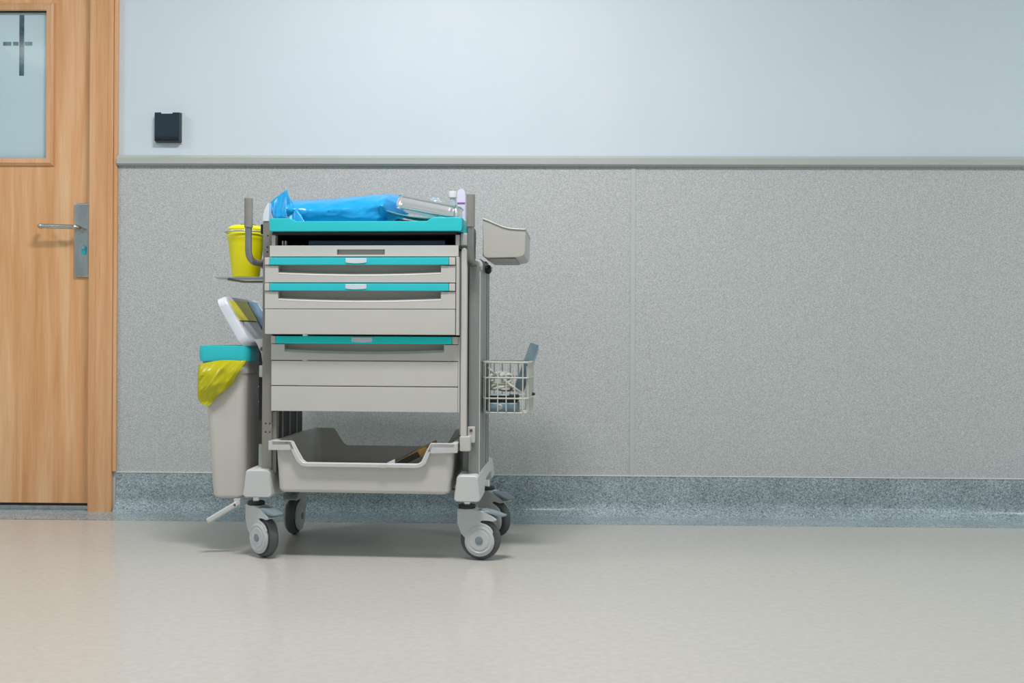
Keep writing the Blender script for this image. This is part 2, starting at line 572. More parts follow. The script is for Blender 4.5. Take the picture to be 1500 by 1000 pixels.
# ------------------------------------------------------------------ wall box
wb = thing('wall_box', 'small square dark navy wall-mounted box on the pale blue wall right of the door', 'wall box', (-1.3435, 0, 1.369), cart=False)
bx = obj('body', MB().hexa([Vector(p) for p in ((-1.391, -0.026, 1.372), (-1.298, -0.026, 1.372), (-1.296, -0.0005, 1.369), (-1.393, -0.0005, 1.369),
                                             (-1.391, -0.026, 1.478), (-1.298, -0.026, 1.478), (-1.296, -0.0005, 1.481), (-1.393, -0.0005, 1.481))], 0.003), 'navy', wb)
obj('name_slot', MB().box(-1.365, -1.323, -0.0275, -0.02, 1.4725, 1.4795, 0.0008), 'label', wb)
obj('lower_lip', MB().box(-1.389, -1.300, -0.0285, -0.02, 1.375, 1.3885, 0.002), 'navy2', wb)
obj('mark', MB().box(-1.36, -1.33, -0.0292, -0.028, 1.378, 1.3845, 0.0005), 'black', wb)
obj('back_plate', MB().box(-1.3955, -1.2945, -0.004, -0.0003, 1.366, 1.483, 0.001), 'plastic2', wb)

# ------------------------------------------------------------------ ceiling lights: main panel plus unseen added fill panels
for i, (px, py, sx, sy, e, c) in enumerate(PANELS):
    tl = thing('ceiling_or_fill_panel', 'square ceiling light panel ' + ['right above the trolley', 'by the wall left of the door, added as fill', 'above the wide right wall panel, added as fill', 'behind the camera, above the corridor middle, added as fill', 'behind the camera to the right, added as fill', 'behind the camera to the left, added as fill', 'farthest right along the wall, added as fill'][i], 'ceiling light', (px, py, PANEL_Z), cart=False, group='ceiling light panels')
    f = MB()
    for (x0, x1, y0, y1) in ((-sx / 2 - .02, sx / 2 + .02, -sy / 2 - .02, -sy / 2), (-sx / 2 - .02, sx / 2 + .02, sy / 2, sy / 2 + .02),
                             (-sx / 2 - .02, -sx / 2, -sy / 2, sy / 2), (sx / 2, sx / 2 + .02, -sy / 2, sy / 2)):
        f.box(px + x0, px + x1, py + y0, py + y1, PANEL_Z - 0.015, PANEL_Z + 0.015)
    obj('frame', f, 'bead', tl)
    obj('diffuser', MB().box(px - sx / 2, px + sx / 2, py - sy / 2, py + sy / 2, PANEL_Z - 0.003, PANEL_Z + 0.014), 'paper', tl)

# ================================================================== CART
ct = thing('medical_cart', 'grey hospital supply trolley on four casters with teal top tray and drawers', 'trolley')
ZB, ZM, ZT = 0.433, 0.6545, 0.880


def drawer(x0, x1, z0, z1, yf, handle, tealm='teal', clipx=None):
    """part: front slab + box; sub-parts: band, clip, end caps"""
    T = 0.018
    b = MB()
    if handle:
        hb = z1 - 0.0235                   # under the band
        rx0, rx1 = x0 + 0.039, x1 - 0.041
        rt = hb - 0.001
        lipz = z0 + 0.0185
        N = 16
        inner = []
        for k in range(N + 1):
            u = k / N
            x = rx0 + (rx1 - rx0) * u
            inner.append((x, lipz + 0.006 * (2 * u - 1) ** 2))
        # U-shaped slab
        poly = [(x0, z0), (x1, z0), (x1, rt), (rx1 + 0.0, rt)] + inner[::-1] + [(rx0, rt), (x0, rt)]
        b.prism(poly, yf, yf + T)
        # chamfered lower lip inside recess
        rings = []
        for (x, z) in inner:
            rings.append([Vector((x, yf - 0.0004, z + 0.0003)), Vector((x, yf + 0.011, z + 0.0075)), Vector((x, yf + 0.013, z - 0.001))])
        b.loft(rings)
        # recess pocket
        b.box(rx0 - 0.004, rx1 + 0.004, yf + 0.034, yf + 0.037, z0 + 0.004, z1 - 0.003)
        b.box(rx0 - 0.004, rx0, yf + 0.012, yf + 0.036, z0 + 0.004, z1 - 0.003)
        b.box(rx1, rx1 + 0.004, yf + 0.012, yf + 0.036, z0 + 0.004, z1 - 0.003)
        b.box(x0 + 0.001, x1 - 0.001, yf + 0.004, yf + 0.036, z1 - 0.0225, z1 - 0.0005)
    else:
        b.prism([(x0, z0), (x1, z0), (x1, z1), (x0, z1)], yf, yf + T, 0.0022, 2)
    # drawer box
    b.box(x0 + 0.012, x1 - 0.012, yf + 0.035 if handle else yf + T - 0.001, 0.335, z0 + 0.006, z1 - 0.01)
    d = obj('drawer', b, 'plastic', ct, smooth=30)
    if handle:
        bz0, bz1 = z1 - 0.0225, z1 - 0.0008
        obj('handle_band', MB().box(x0 + 0.0145, x1 - 0.018, yf - 0.0045, yf + 0.004, bz0, bz1, 0.0018), tealm, d)
        obj('end_cap', MB().box(x0, x0 + 0.014, yf - 0.004, yf + 0.0035, bz0, bz1, 0.0018), 'plastic', d)
        obj('end_cap', MB().box(x1 - 0.0175, x1, yf - 0.004, yf + 0.0035, bz0, bz1, 0.0018), 'plastic', d)
        cx = clipx
        poly = [(cx - 0.0305, bz1 - 0.003), (cx - 0.0305, bz0 + 0.008)]
        for k in range(0, 9):
            u = k / 8
            poly.append((cx - 0.029 + 0.058 * u, bz0 + 0.0062 - 0.0022 * math.sin(PI * u)))
        poly += [(cx + 0.0305, bz0 + 0.008), (cx + 0.0305, bz1 - 0.003)]
        obj('label_clip', MB().prism(poly, yf - 0.0065, yf - 0.004, 0.0006, 1), 'label', d)
    return d


drawer(-0.2755, 0.275, 0.5825, 0.6535, 0.0, True, 'teal_lift', -0.006)
drawer(-0.2755, 0.275, 0.508, 0.5805, 0.0, False)
drawer(-0.2755, 0.275, 0.433, 0.506, 0.0, False)
drawer(-0.2842, 0.270, 0.8075, 0.8802, -0.035, True, 'teal', -0.016)
drawer(-0.2842, 0.270, 0.732, 0.8055, -0.035, True, 'teal', -0.016)
drawer(-0.2842, 0.270, 0.6575, 0.7305, -0.035, False)
# pull-out work shelf
sh = MB()
z0, z1, yf = 0.8835, 0.9150, -0.022
sx0, sx1, sz0, sz1 = -0.0765, 0.0635, 0.8885, 0.9035
sh.box(-0.2745, sx0, yf, yf + 0.014, z0, z1)
sh.box(sx1, 0.277, yf, yf + 0.014, z0, z1)
sh.box(sx0, sx1, yf, yf + 0.014, z0, sz0)
sh.box(sx0, sx1, yf, yf + 0.014, sz1, z1)
sh.box(-0.262, 0.262, yf + 0.0138, 0.33, z0 + 0.002, z1 - 0.004)
shelf = obj('sliding_shelf', sh, 'plastic', ct, smooth=0)
obj('finger_slot', MB().box(sx0 + 0.002, sx1 - 0.002, yf + 0.009, yf + 0.0137, sz0 + 0.0005, sz1 - 0.0005), 'plastdark', shelf)
# carcass: back, side liners, dark open shelf under the top tray
cb = MB()
cb.box(-0.262, 0.2745, 0.338, 0.352, 0.433, 0.956)
obj('back_panel', cb, 'plastic', ct)
cb = MB()
cb.box(-0.262, 0.262, 0.31, 0.3375, 0.917, 0.946)
cb.box(-0.2625, 0.262, 0.03, 0.3375, 0.9135, 0.9165)
cb.box(-0.2625, -0.2575, 0.01, 0.31, 0.917, 0.946)
cb.box(0.262, 0.2665, 0.01, 0.3375, 0.917, 0.946)
obj('shelf_liner', cb, 'black', ct)
obj('folded_liner', MB().box(-0.17, 0.235, 0.008, 0.25, 0.9168, 0.934, 0.005), 'blackblue', ct)
for x in (-0.245, -0.2365):
    obj('shelf_pin', MB().box(x, x + 0.003, 0.0, 0.012, 0.9155, 0.931), 'plastic2', ct)
obj('side_liner', MB().box(0.2755, 0.2795, 0.0, 0.335, 0.433, 0.652), 'plastic', ct)
obj('side_liner', MB().box(0.2712, 0.2795, -0.026, 0.335, 0.657, 0.882, 0.001), 'plastic', ct)
obj('front_corner', MB().box(-0.272, -0.2615, -0.012, 0.03, 0.9165, 0.946), 'plastic', ct)
obj('front_corner', MB().box(0.268, 0.2785, -0.012, 0.03, 0.9165, 0.946), 'plastic', ct)

# columns
lc = MB()
lc.box(-0.3075, -0.2775, 0.015, 0.045, 0.262, 0.989, 0.002)
lc.box(-0.2775, -0.2655, 0.0205, 0.045, 0.25, 0.43, 0.001)
for z in (0.37, 0.395):
    pass
lcol = obj('column', lc, 'aluD', ct)
for (x, z) in ((-0.2955, 0.395), (-0.2835, 0.395), (-0.2955, 0.37), (-0.2835, 0.37), (-0.2935, 0.914), (-0.2935, 0.9), (-0.292, 0.948)):
    obj('rivet_hole', MB().cyl((x, 0.016, z), (x, 0.0142, z), 0.0022, seg=10), 'black', lcol)
lp = MB()
lp.box(-0.3065, -0.2665, 0.0455, 0.30, 0.262, 0.95, 0.002)
obj('side_panel', lp, 'black', ct)
for y in (0.075, 0.15, 0.225):
    obj('side_rib', MB().box(-0.2665, -0.2645, y, y + 0.012, 0.28, 0.43), 'aluD', ct)
wing = MB().prism([(-0.3075, 0.9895), (-0.289, 0.9895), (-0.289, 1.045), (-0.292, 1.042), (-0.297, 1.036), (-0.3035, 1.022), (-0.307, 1.005)], 0.013, 0.038, 0.003, 2)
obj('tray_guard', wing, 'white', ct)
rc = MB()
rc.box(0.3015, 0.333, 0.03, 0.15, 0.252, 0.862, 0.004, 2)
rc.box(0.281, 0.3325, 0.075, 0.30, 0.252, 0.885, 0.002)
rcol = obj('column', rc, 'alu', ct)
obj('column_edge', MB().box(0.3325, 0.3355, 0.034, 0.040, 0.252, 0.845, 0.001), 'plastic2', rcol)
obj('side_rail', MB().box(0.320, 0.3335, 0.155, 0.245, 0.252, 0.885, 0.004), 'alu', rcol)
obj('dark_channel', MB().box(0.318, 0.3325, 0.2455, 0.262, 0.252, 0.89), 'black', rcol)
obj('side_rail', MB().box(0.320, 0.3345, 0.2625, 0.30, 0.252, 0.89, 0.003), 'alu', rcol)
obj('dark_channel', MB().box(0.318, 0.333, 0.3005, 0.318, 0.252, 0.885), 'black', rcol)
obj('side_rail', MB().box(0.320, 0.3345, 0.3185, 0.34, 0.252, 0.87, 0.003), 'alu', rcol)
obj('blue_label_or_glint', MB().box(0.3334, 0.3342, 0.27, 0.29, 0.785, 0.835), 'bluelabel_glint', rcol)  # the rail's blue reflection, drawn as a coloured patch
rc = MB().box(0.2795, 0.3045, 0.0, 0.074, 0.9165, 0.953, 0.004)
obj('column_cap', rc, 'plastic2', ct)
obj('upper_post', MB().box(0.292, 0.304, 0.09, 0.20, 0.886, 0.985, 0.003), 'alu', ct)
obj('column_cap', MB().lathe([(0.0, 0.024), (0.010, 0.0225), (0.017, 0.016), (0.0195, 0.006), (0.0195, -0.01), (0, -0.01)], (0.3155, 0.10, 0.862), 24), 'plastic2', rcol)
# lock bar
bar = MB().prism([(0.2835, 0.365), (0.3005, 0.362), (0.3005, 0.9), (0.296, 0.909), (0.288, 0.909), (0.2835, 0.903)], -0.006, 0.02, 0.003)
lbar = obj('lock_bar', bar, 'plastic', ct)
bk = MB()
bk.box(0.2815, 0.3125, -0.010, 0.024, 0.3225, 0.366, 0.004)
bk.box(0.3015, 0.3235, 0.015, 0.0295, 0.345, 0.392, 0.003)
obj('bar_bracket', bk, 'plastic', lbar)
obj('screw', MB().cyl((0.3125, 0.015, 0.381), (0.3125, 0.0125, 0.381), 0.0045, seg=16), 'screw', lbar)
obj('side_strip', MB().box(0.2800, 0.2835, 0.0, 0.02, 0.37, 0.9, 0.001), 'alu', ct)

# top tray
tx0, tx1, ty0, ty1, tz0, tz1 = -0.2735, 0.2885, -0.032, 0.36, 0.9545, 0.9935
tr = MB()
tr.prism([(tx0 + 0.004, tz0), (tx1 - 0.004, tz0), (tx1, tz0 + 0.006), (tx1, tz1 + 0.0008), (0.203, tz1 + 0.0008), (0.187, 0.9838), (-0.194, 0.9845), (-0.212, tz1), (tx0, tz1), (tx0, tz0 + 0.006)],
         ty0, ty0 + 0.012, 0.003, 2)
tr.box(tx0, tx0 + 0.010, ty0 + 0.008, ty1, tz0, tz1, 0.003)
tr.box(tx1 - 0.010, tx1, ty0 + 0.008, ty1, tz0, tz1 + 0.0008, 0.003)
tr.box(tx0 + 0.008, tx1 - 0.008, ty1 - 0.012, ty1, tz0, tz1, 0.003)
tr.box(tx0 + 0.004, tx1 - 0.004, ty0 + 0.006, ty1 - 0.004, tz0 + 0.001, tz0 + 0.008)
obj('top_tray', tr, 'teal', ct)
obj('underside_blackout', MB().box(-0.264, 0.270, -0.027, 0.335, 0.9465, 0.9543), 'black', ct)  # black plate added to keep the tray's lit underside dark

# push handles
for sgn, hx, name, jx in ((-1, -0.3385, 'push_handle', -0.3085), (1, 0.3118, 'push_handle', 0.321)):
    zt = 1.053 if sgn < 0 else 1.061
    zg = 0.968
    hy = -0.02
    hpath = fillet([(hx, hy, zt - 0.03), (hx, hy, 0.873), (hx + (0.012 if sgn > 0 else 0.02), hy + 0.06, 0.866), (jx, hy + 0.10, 0.866)], 0.035, 8)
    hpath = fillet([(hx, hy, zt - 0.03), (hx, hy, 0.869), (jx, 0.078 if sgn > 0 else 0.05, 0.866)], 0.05, 10)
    h = obj(name, MB().tube(hpath, 0.0098, 18), 'tube', ct)
    g = MB().tube([(hx, hy, zg), (hx, hy, zt - 0.002), (hx, hy, zt)], [0.0122, 0.0122, 0.0108], 24)
    obj('grip', g, 'grip', h)
    e = MB().lathe([(0, 0.012), (0.013, 0.012), (0.0165, 0.008), (0.0165, -0.012), (0, -0.012)], (0, 0, 0), 24,
                   Matrix.Translation((jx, 0.075 if sgn > 0 else 0.05, 0.866)) @ Matrix.Rotation(PI / 2, 4, 'X'))
    obj('joint_collar', e, 'plastic2' if sgn > 0 else 'tube', h)

# base members
def base_leg(x0b, x1b, x0t, x1t, z0, z1, sgn):
    secs = [(-0.008, z0 + 0.003, z1 - 0.006, 0.003), (-0.002, z0, z1, 0), (0.10, z0, z1 + 0.002, 0.0), (0.125, z0 + 0.003, z1 + 0.002, 0.0),
            (0.145, z0 + 0.03, z1 + 0.002, 0.0), (0.17, z0 + 0.042, z1 + 0.002, 0.0), (0.34, z0 + 0.044, z1 + 0.002, 0.0), (0.365, z0 + 0.036, z1, 0.0),
            (0.375, z0 + 0.012, z1, 0), (0.45, z0 + 0.01, z1, 0), (0.476, z0 + 0.014, z1 - 0.004, 0), (0.48, z0 + 0.018, z1 - 0.01, 0.003)]
    rings = []
    for (y, a, c, ins) in secs:
        r = 0.010
        rim = []
        for (px_, pz_) in rrect(0, 1, 0, 1, 0.14, 5):
            f = pz_
            xa = (x0b * (1 - f) + x0t * f) + ins
            xb = (x1b * (1 - f) + x1t * f) - ins
            rim.append(Vector((xa + (xb - xa) * px_, y, a + (c - a) * f)))
        rings.append(rim)
    m = MB()
    m.loft(rings)
    return m


obj('base_leg', base_leg(-0.358, -0.268, -0.348, -0.2755, 0.1795, 0.262, -1), 'plastic2', ct, smooth=50)
obj('base_leg', base_leg(0.264, 0.343, 0.274, 0.3345, 0.1765, 0.254, 1), 'plastic2', ct, smooth=50)
obj('cross_beam', MB().box(-0.2765, 0.2775, 0.40, 0.46, 0.205, 0.235, 0.003), 'aluD', ct)
obj('cross_beam', MB().box(-0.268, 0.2745, 0.10, 0.13, 0.186, 0.196, 0.002), 'aluD', ct)

# storage bin
def bin_wall(pts_z, y, thick, x0, x1):
    pass


sb = MB()
BY0, BY1 = -0.014, 0.43
zb = 0.1965
zf = 0.285
FT = [(-0.30, 0.347), (-0.207, 0.347), (-0.195, 0.322), (-0.180, 0.294), (-0.172, 0.2875), (-0.160, 0.285), (0.158, 0.285), (0.168, 0.2865), (0.176, 0.293), (0.190, 0.325), (0.200, 0.345), (0.30, 0.345)]
BT = [(-0.30, 0.347), (-0.196, 0.347), (-0.165, 0.297), (-0.155, 0.2905), (0.178, 0.2905), (0.189, 0.297), (0.199, 0.308), (0.219, 0.347), (0.30, 0.347)]


def lerp_tab(tab, x):
    for i in range(len(tab) - 1):
        if tab[i][0] <= x <= tab[i + 1][0]:
            f = (x - tab[i][0]) / (tab[i + 1][0] - tab[i][0])
            return tab[i][1] * (1 - f) + tab[i + 1][1] * f
    return tab[-1][1]


def footprint(x0, x1, y0, y1, rad):
    out = []
    n = 8
    xs = sorted({x0 + rad, x1 - rad} | {x for x, _ in FT if x0 + rad < x < x1 - rad})
    xb = sorted({x0 + rad, x1 - rad} | {x for x, _ in BT if x0 + rad < x < x1 - rad}, reverse=True)

    def corner(cx, cy, a0):
        return [(cx + rad * math.cos(math.radians(a0 + 90 * k / n)), cy + rad * math.sin(math.radians(a0 + 90 * k / n))) for k in range(1, n)]
    out += [(x, y0, 'f') for x in xs]
    out += [(x, y, 's') for x, y in corner(x1 - rad, y0 + rad, 270)]
    out += [(x1, y0 + rad, 's'), (x1, y1 - rad, 's')]
    out += [(x, y, 's') for x, y in corner(x1 - rad, y1 - rad, 0)]
    out += [(x, y1, 'b') for x in xb]
    out += [(x, y, 's') for x, y in corner(x0 + rad, y1 - rad, 90)]
    out += [(x0, y1 - rad, 's'), (x0, y0 + rad, 's')]
    out += [(x, y, 's') for x, y in corner(x0 + rad, y0 + rad, 180)]
    return out


fpn = footprint(-0.2600, 0.2630, BY0, BY1, 0.022)
cx_, cy_ = 0.0015, (BY0 + BY1) / 2
rings = []
for (x, y, tag) in fpn:
    h = lerp_tab(FT, x) if tag == 'f' else lerp_tab(BT, x) if tag == 'b' else 0.346

    def P(z, ins):
        f = (0.346 - z) / (0.346 - zb)
        hx, hy = 0.2615, (BY1 - BY0) / 2
        kx = 1 - (0.010 * f + ins) / hx
        ky = 1 - (0.004 * f + ins) / hy
        return Vector((cx_ + (x - cx_) * kx, cy_ + (y - cy_) * ky, z))
    rings.append([P(zb, 0.012), P(zb + 0.003, 0.004), P(zb + 0.010, 0.0), P(h, 0.0), P(h, 0.0035), P(zb + 0.012, 0.0035), P(zb + 0.004, 0.012)])
sb.loft(rings, closed=False, cap=False, loop=True)
sb.box(-0.236, 0.239, BY0 + 0.014, BY1 - 0.014, zb + 0.0005, zb + 0.004)
sbin = obj('storage_bin', sb, 'binin', ct)
# rounded vertical front corners / outer shading skins and the rolled rim
def rimpath(pl, y, zo=0.0):
    return [Vector((x, y, z + zo)) for x, z in pl]


rim = MB()
# front rolled rim: swept flat section along the profile
fp = [(-0.2635, 0.3465), (-0.209, 0.3465), (-0.197, 0.322), (-0.1825, 0.2945), (-0.173, 0.286), (-0.160, 0.2845), (0.158, 0.2845), (0.170, 0.287), (0.179, 0.294), (0.190, 0.322), (0.2005, 0.3445), (0.268, 0.3445)]
N = len(fp)
outer = []
for i, (x, z) in enumerate(fp):
    a = Vector(fp[max(i - 1, 0)])
    c = Vector(fp[min(i + 1, N - 1)])
    t = (c - a).normalized()
    nrm = Vector((-t.y, t.x))
    outer.append((x, z, nrm))
rings = []
for (x, z, n) in outer:
    low = 0.009
    rings.append([Vector((x + n.x * 0.002, BY0 + 0.004, z + n.y * 0.002)), Vector((x + n.x * 0.002, BY0 - 0.010, z + n.y * 0.002)), Vector((x, BY0 - 0.012, z)),
                  Vector((x - n.x * low, BY0 - 0.012, z - n.y * low)), Vector((x - n.x * low, BY0 - 0.001, z - n.y * low))])
rim.loft(rings)
# deep lip blocks on the left and right shoulders
rim.prism([(-0.2745, 0.3485), (-0.2085, 0.3485), (-0.197, 0.3235), (-0.2105, 0.3235), (-0.212, 0.3215), (-0.2745, 0.3215)], BY0 - 0.012, BY0 + 0.001, 0.002, 2)
rim.prism([(0.2775, 0.3465), (0.200, 0.3465), (0.1885, 0.3205), (0.198, 0.3205), (0.200, 0.3165), (0.2775, 0.3195)], BY0 - 0.012, BY0 + 0.001, 0.002, 2)
for x0, x1, zt in ((-0.2745, -0.2595, 0.3485), (0.2625, 0.2775, 0.3475)):
    rim.box(x0, x1, BY0 - 0.010, BY0 + 0.03, zt - 0.026, zt, 0.002)
    rim.box(x0 + 0.004 if x0 < 0 else x0, x1 if x0 < 0 else x1 - 0.004, BY0 + 0.028, BY1 + 0.004, zt - 0.008, zt, 0.001)
rim.box(-0.262, -0.196, BY1 - 0.004, BY1 + 0.008, 0.3395, 0.3485, 0.001)
rim.box(0.219, 0.266, BY1 - 0.004, BY1 + 0.008, 0.3395, 0.3485, 0.001)
obj('rolled_rim', rim, 'plastic2', sbin, smooth=40)
obj('label_holder', MB().box(0.0515, 0.072, BY0 - 0.0145, BY0 - 0.006, 0.2735, 0.2855, 0.002), 'plastic', sbin)

# ------------------------------------------------------------------ casters
def caster(x, y, ztop, ang, dark=False, parent=ct):
    Mx = Matrix.Translation((x, y, 0)) @ Matrix.Rotation(math.radians(ang), 4, 'Z')
    WX, WZ, R = 0.042, 0.0605, 0.060
    disc = []
    arc = []
    for k in range(0, 25):
        a = math.radians(168 + (388 - 168) * k / 24)
        arc.append((WX + 0.044 * math.cos(a), WZ - 0.004 + 0.044 * math.sin(a)))
    plate = [(-0.0245, 0.150), (-0.0245, 0.108), (-0.013, 0.078)] + arc + \
            [(0.082, 0.086), (0.074, 0.098), (0.062, 0.106), (0.046, 0.111), (0.044, 0.1145), (0.050, 0.1175), (0.066, 0.1175), (0.080, 0.1155), (0.0905, 0.118),
             (0.093, 0.122), (0.078, 0.133), (0.056, 0.1445), (0.030, 0.1475), (0.026, 0.150)]
    f = MB()
    f.prism(plate, -0.0225, -0.0155, 0.0015, 1, M4=Mx)
    f.prism(plate, 0.0155, 0.0225, 0.0015, 1, M4=Mx)
    crown = [(-0.0245, 0.150), (-0.0245, 0.122), (0.0, 0.123), (0.044, 0.1235), (0.080, 0.120), (0.0905, 0.119), (0.093, 0.122), (0.078, 0.133), (0.056, 0.1445), (0.030, 0.1475), (0.026, 0.150)]
    f.prism(crown, -0.0165, 0.0165, 0, M4=Mx)
    fork = obj('caster', f, 'caster', parent, smooth=30)
    # tyre
    prof = []
    for k in range(11):
        a = PI * k / 10
        prof.append((R - 0.007 + 0.007 * math.sin(a), -0.0135 * math.cos(a)))
    prof = [(0.040, -0.0135)] + prof + [(0.040, 0.0135)]
    Mw = Mx @ Matrix.Translation((WX, 0, WZ)) @ Matrix.Rotation(PI / 2, 4, 'X')
    t = MB()
    rings = [[Mw @ Vector((r * math.cos(2 * PI * k / 48), r * math.sin(2 * PI * k / 48), z)) for k in range(48)] for r, z in prof]
    t.loft(rings, loop=True)
    obj('tyre', t, 'rubberD' if dark else 'rubber', fork, smooth=60)
    for s in (-1, 1):
        d = MB()
        pr = [(0, 0.0135), (0.041, 0.0135), (0.0415, 0.0240), (0.036, 0.0258), (0.0345, 0.0245), (0.029, 0.0248), (0.028, 0.0262), (0.0, 0.0268)]
        pr = [(r, -s * z) for r, z in pr]
        d.lathe(pr, (0, 0, 0), 40, Mw)
        obj('wheel_disc', d, 'caster', fork, smooth=25)
        hcap = MB().lathe([(0, -s * 0.025), (0.0115, -s * 0.025), (0.0115, -s * 0.0282), (0.0095, -s * 0.029), (0, -s * 0.029)], (0, 0, 0), 24, Mw)
        obj('hub_cap', hcap, 'pedal', fork)
    pd = MB()
    rings = []
    for (px_, pz_, wd, th) in ((0.040, 0.148, 0.016, 0.003), (0.058, 0.1475, 0.0225, 0.004), (0.080, 0.1430, 0.0235, 0.005), (0.098, 0.1375, 0.022, 0.005), (0.112, 0.1335, 0.017, 0.004), (0.119, 0.133, 0.010, 0.003)):
        rings.append([Mx @ Vector((px_ + dx, wd * sy, pz_ + dz)) for sy, dz, dx in ((-1, -th, -.003), (-0.92, 0, 0), (-0.4, 0.0015, 0), (0.4, 0.0015, 0), (0.92, 0, 0), (1, -th, -.003), (0.5, -th * 1.2, -.003), (-0.5, -th * 1.2, -.003))])
    pd.loft(rings)
    obj('brake_pedal', pd, 'pedal', fork, smooth=50)
    obj('swivel_ring', MB().lathe([(0, 0.1505), (0.0245, 0.1505), (0.0255, 0.1525), (0.0255, 0.158), (0.023, 0.1605), (0, 0.1605)], (x, y, 0), 32), 'rubberD', fork)
    obj('stem', MB().cyl((x, y, 0.1605), (x, y, ztop), 0.010, seg=20), 'chrome', fork)
    return fork


caster(-0.335, 0.052, 0.182, -38)
caster(0.297, 0.055, 0.180, -6)
caster(0.322, 0.420, 0.190, -40)
caster(-0.312, 0.420, 0.194, -92)

# black bin rail on the cart's left side
brl = MB()
brl.box(-0.3325, -0.3085, 0.06, 0.20, 0.40, 0.62, 0.002)
rail = obj('bin_rail', brl, 'black', ct)
obj('rail_notch', MB().box(-0.3335, -0.3305, 0.0585, 0.07, 0.455, 0.458), 'steel', rail)
obj('rail_notch', MB().box(-0.3335, -0.3305, 0.0585, 0.07, 0.50, 0.503), 'steel', rail)
obj('rail_plate', MB().box(-0.330, -0.3085, 0.055, 0.0598, 0.262, 0.33, 0.001), 'steel', ct)
obj('rail_plate', MB().box(-0.327, -0.309, 0.046, 0.0545, 0.53, 0.565, 0.002), 'plastic2', ct)
obj('hinge_bracket', MB().prism([(-0.345, 0.642), (-0.309, 0.645), (-0.309, 0.555), (-0.316, 0.555), (-0.322, 0.60), (-0.335, 0.628)], 0.05, 0.0595, 0.002), 'plastic2', ct)
obj('hinge_pin', MB().cyl((-0.318, 0.0505, 0.614), (-0.318, 0.045, 0.614), 0.006, seg=20), 'screw', ct)

# ================================================================== THINGS ON THE CART
# ---- sharps container and its holder
hd = MB()
hd.prism(rrect(-0.482, -0.3085, 0.075, 0.185, 0.03, 6), 0.8280, 0.8306, axis='z')
hold = obj('cup_shelf', hd, 'zinc', ct)
hr = MB()
c = (-0.3965, 0.128)
hr.tube([(c[0] + 0.0615 * math.cos(2 * PI * k / 40), c[1] + 0.0615 * math.sin(2 * PI * k / 40), 0.969 + 0.0) for k in range(40)], 0.0026, 8, loop=True)
hr.tube([(-0.335, c[1], 0.969), (-0.3075, c[1], 0.969)], 0.004, 8)
obj('holder_ring', hr, 'zinc', ct)
obj('holder_bracket', MB().box(-0.321, -0.3078, 0.035, 0.055, 0.955, 0.984, 0.002), 'black', ct)
obj('shelf_brace', MB().tube(fillet([(-0.45, 0.12, 0.8255), (-0.40, 0.12, 0.818), (-0.312, 0.12, 0.818)], 0.01), 0.0035, 8), 'aluD', ct)
cup = thing('sharps_container', 'yellow tapered plastic sharps container held in a wire ring left of the top drawers', 'container', (c[0], c[1], 0.831))
pr = [(0.0, 0), (0.038, 0), (0.041, 0.003), (0.0525, 0.105), (0.055, 0.116), (0.0565, 0.120), (0.0565, 0.128), (0.0535, 0.133), (0.053, 0.140), (0.0, 0.140)]
obj('cup_body', MB().lathe(pr, (c[0], c[1], 0.831), 48), 'yellow', cup)
obj('cup_lid', MB().lathe([(0, 0.1402), (0.054, 0.1402), (0.0545, 0.147), (0.050, 0.154), (0.042, 0.158), (0.020, 0.160), (0, 0.160)], (c[0], c[1], 0.831), 48), 'yellow', cup)
obj('lid_opening', MB().lathe([(0, 0.1585), (0.024, 0.1585), (0.024, 0.162), (0, 0.162)], (c[0] + 0.006, c[1], 0.831), 32), 'darkbox', cup)

# ---- waste bin
wbn = thing('waste_bin', 'tall beige waste bin with teal rim hanging on the left side of the cart', 'bin', (-0.43, 0.16, 0.165))
secs = [(0.1655, 0.012), (0.168, 0.004), (0.175, 0.0)]
body = MB()
rings = []


def binsec(z, ins=0.0, grow=0.0):
    f = (z - 0.17) / (0.58 - 0.17)
    x0 = -0.475 * (1 - f) + -0.507 * f
    x1 = -0.3765 * (1 - f) + -0.3685 * f
    y0 = 0.056 * (1 - f) + 0.05 * f
    y1 = 0.34 * (1 - f) + 0.375 * f
    return [Vector((a, b_, z)) for a, b_ in rrect(x0 + ins - grow, x1 - ins + grow, y0 + ins - grow, y1 - ins + grow, 0.028, 7)]


for z, ins in ((0.1655, 0.010), (0.168, 0.004), (0.176, 0.0), (0.35, 0.0), (0.54, 0.0), (0.541, -0.002), (0.585, -0.002), (0.585, 0.003), (0.25, 0.003), (0.1735, 0.006)):
    rings.append(binsec(z, ins))
body.loft(rings)
obj('bin_body', body, 'binbody', wbn, smooth=45)
rm = MB()
rings = []
for z, g in ((0.576, 0.0035), (0.577, 0.008), (0.600, 0.0095), (0.6225, 0.0075), (0.6235, 0.005), (0.6235, -0.004), (0.60, -0.004), (0.576, -0.0)):
    rings.append(binsec(0.58, 0, g) if False else [Vector((p.x, p.y, z)) for p in binsec(0.58, 0, g)])
rm.loft(rings, loop=True)
obj('bin_rim', rm, 'teal', wbn, smooth=45)
